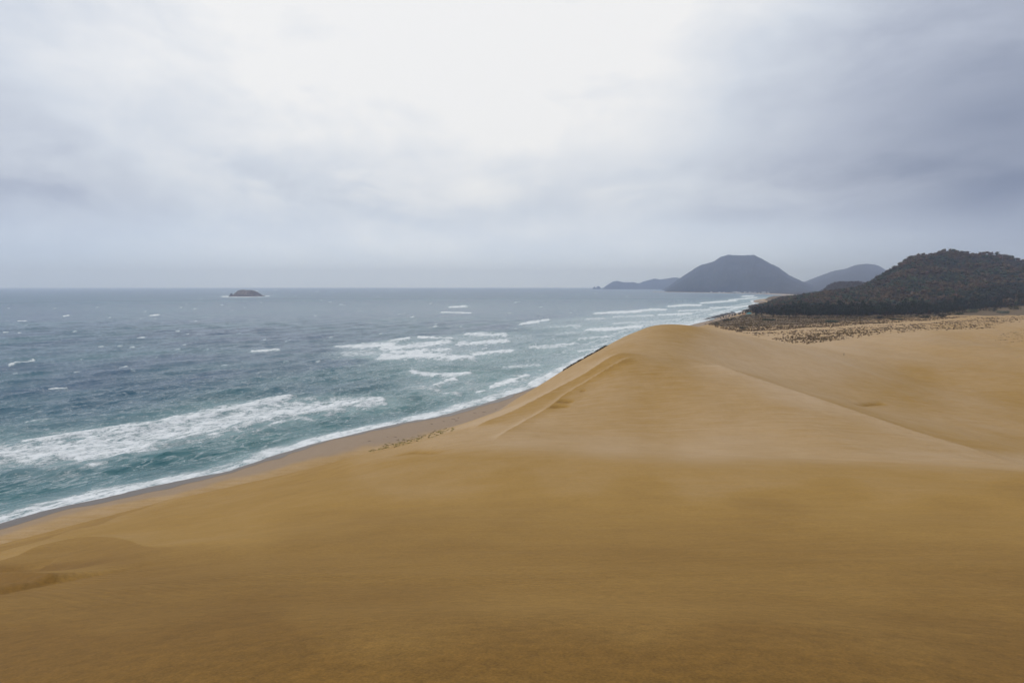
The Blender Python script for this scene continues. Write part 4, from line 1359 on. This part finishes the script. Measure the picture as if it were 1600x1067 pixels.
def boulder(name, loc, sx, sy, sz, seed, label, group):
    r = np.random.default_rng(seed)
    th = np.linspace(0, 2 * math.pi, 15)[:-1]
    V, F = [], []
    for j, ph in enumerate(np.linspace(-.4, math.pi / 2 * .97, 7)):
        for k, a_ in enumerate(th):
            q = 1 + .22 * math.sin(3 * a_ + seed) * math.cos(2 * ph) + r.normal(0, .07)
            V.append((math.cos(a_) * math.cos(ph) * sx * q, math.sin(a_) * math.cos(ph) * sy * q, math.sin(ph) * sz * q))
    for j in range(6):
        for k in range(14):
            F.append((j * 14 + k, j * 14 + (k + 1) % 14, (j + 1) * 14 + (k + 1) % 14, (j + 1) * 14 + k))
    o = mesh_obj(name, V, F, MAT_DARKROCK)
    o.location = loc
    return tag(o, label, 'rock', group)
for i, (u, v, sx, sz) in enumerate(((1101, 500, 4, .9), (1106, 499, 6, 1.3), (1111, 501.5, 4, .9), (1112, 497.5, 7, 1.9), (1118, 496, 7, 2.0), (1124, 494.2, 7, 2.2), (1130, 492.6, 7, 2.2), (1137, 491, 7, 2.2), (1144, 489.4, 6, 2.2))):
    p = at_z(u, v, .2)
    boulder('shore_rock', (p[0], p[1], .1), sx, 5, sz, 700 + i, 'dark wet rock in the line running from the bluff into the surf', 'rocks running from the bluff into the surf')

# turquoise and orange sheets by the bluff
def sheet(name, u, v, w_, d_, h_, mat, label, seed):
    p = ground_hit(u, v)
    gx, gy = np.meshgrid(np.linspace(-1, 1, 14), np.linspace(-1, 1, 10))
    z = h_ * np.clip(1 - gx ** 2, 0, 1) ** .5 * np.clip(1 - gy ** 2, 0, 1) ** .5 * (1 + .25 * waves_noise(gx * 5, gy * 5, 4, 6, seed))
    wx, wy = p[0] + gx * w_ / 2, p[1] + gy * d_ / 2
    g = fine_ground(wx, wy)[0]
    o = mesh_obj(name, np.stack((wx, wy, g + z + .03), -1).reshape(-1, 3), grid_faces(10, 14), mat, smooth=True)
    return tag(o, label, 'sheet')
sheet('ground_sheet', 1170, 490.5, 7.0, 4.0, 1.7, MAT_TARP, 'turquoise sheet lying at the seaward end of the pine belt', 1)
sheet('ground_sheet', 1162, 491.5, 2.6, 3.0, 1.7, MAT_TARP2, 'small orange sheet beside the turquoise one at the bluff', 2)

# ------------------------------------------------------------------ far village
HV = [(-5, -4, 0), (5, -4, 0), (5, 4, 0), (-5, 4, 0), (-5, -4, 6), (5, -4, 6), (5, 4, 6), (-5, 4, 6), (-5.5, 0, 9), (5.5, 0, 9)]
house0 = None
for i in range(24):
    u = rt.uniform(1100, 1212) if i % 4 else rt.uniform(1150, 1205)
    v = np.interp(u, (1100, 1150, 1200, 1222), (457.4, 458.2, 459.3, 460.6))
    p = at_z(u, float(v), 3.0)
    dr = np.array((.5, .86))
    q = p[:2] + dr * rt.uniform(30, 160)
    if house0 is None:
        me = bpy.data.meshes.new('house')
        me.from_pydata(HV, [], [(0, 1, 5, 4), (1, 2, 6, 5), (2, 3, 7, 6), (3, 0, 4, 7), (4, 5, 9, 8), (6, 7, 8, 9), (4, 8, 7), (5, 6, 9)])
        me.materials.append(MAT_HOUSE)
        o = bpy.data.objects.new('house', me)
        house0 = o
    else:
        o = house0.copy()
    COL.objects.link(o)
    s = rt.uniform(.7, 1.4)
    o.scale = (s, s, s * rt.uniform(.7, 1.1))
    o.rotation_euler = (0, 0, rt.uniform(0, 3.1))
    o.location = (q[0], q[1], 2.4)
    tag(o, 'tiny pale house of the village at the foot of the flat-topped mountain', 'house', 'houses of the far village by the bay')

# ------------------------------------------------------------------ haze
hv = [(sx, sy, sz) for sz in (-9.0, 470.0) for sy in (-3200.0, 15800.0) for sx in (-52000.0, 24000.0)]
hf = [(0, 2, 3, 1), (4, 5, 7, 6), (0, 1, 5, 4), (2, 6, 7, 3), (0, 4, 6, 2), (1, 3, 7, 5)]
hm = bpy.data.materials.new('haze_air')
hm.use_nodes = True
ht = NT(hm.node_tree)
ht.n.clear()
pvn = ht.new('ShaderNodeVolumePrincipled')
pvn.inputs['Color'].default_value = (0.61, 0.715, 1.0, 1)
pvn.inputs['Absorption Color'].default_value = (.6, .6, .6, 1)
pvn.inputs['Density'].default_value = 0.000125
pvn.inputs['Anisotropy'].default_value = 0.3
ho = ht.new('ShaderNodeOutputMaterial')
ht.l.new(pvn.outputs[0], ho.inputs['Volume'])
haze = mesh_obj('haze', hv, hf, hm)
tag(haze, 'thin sea haze', None, None, 'stuff')
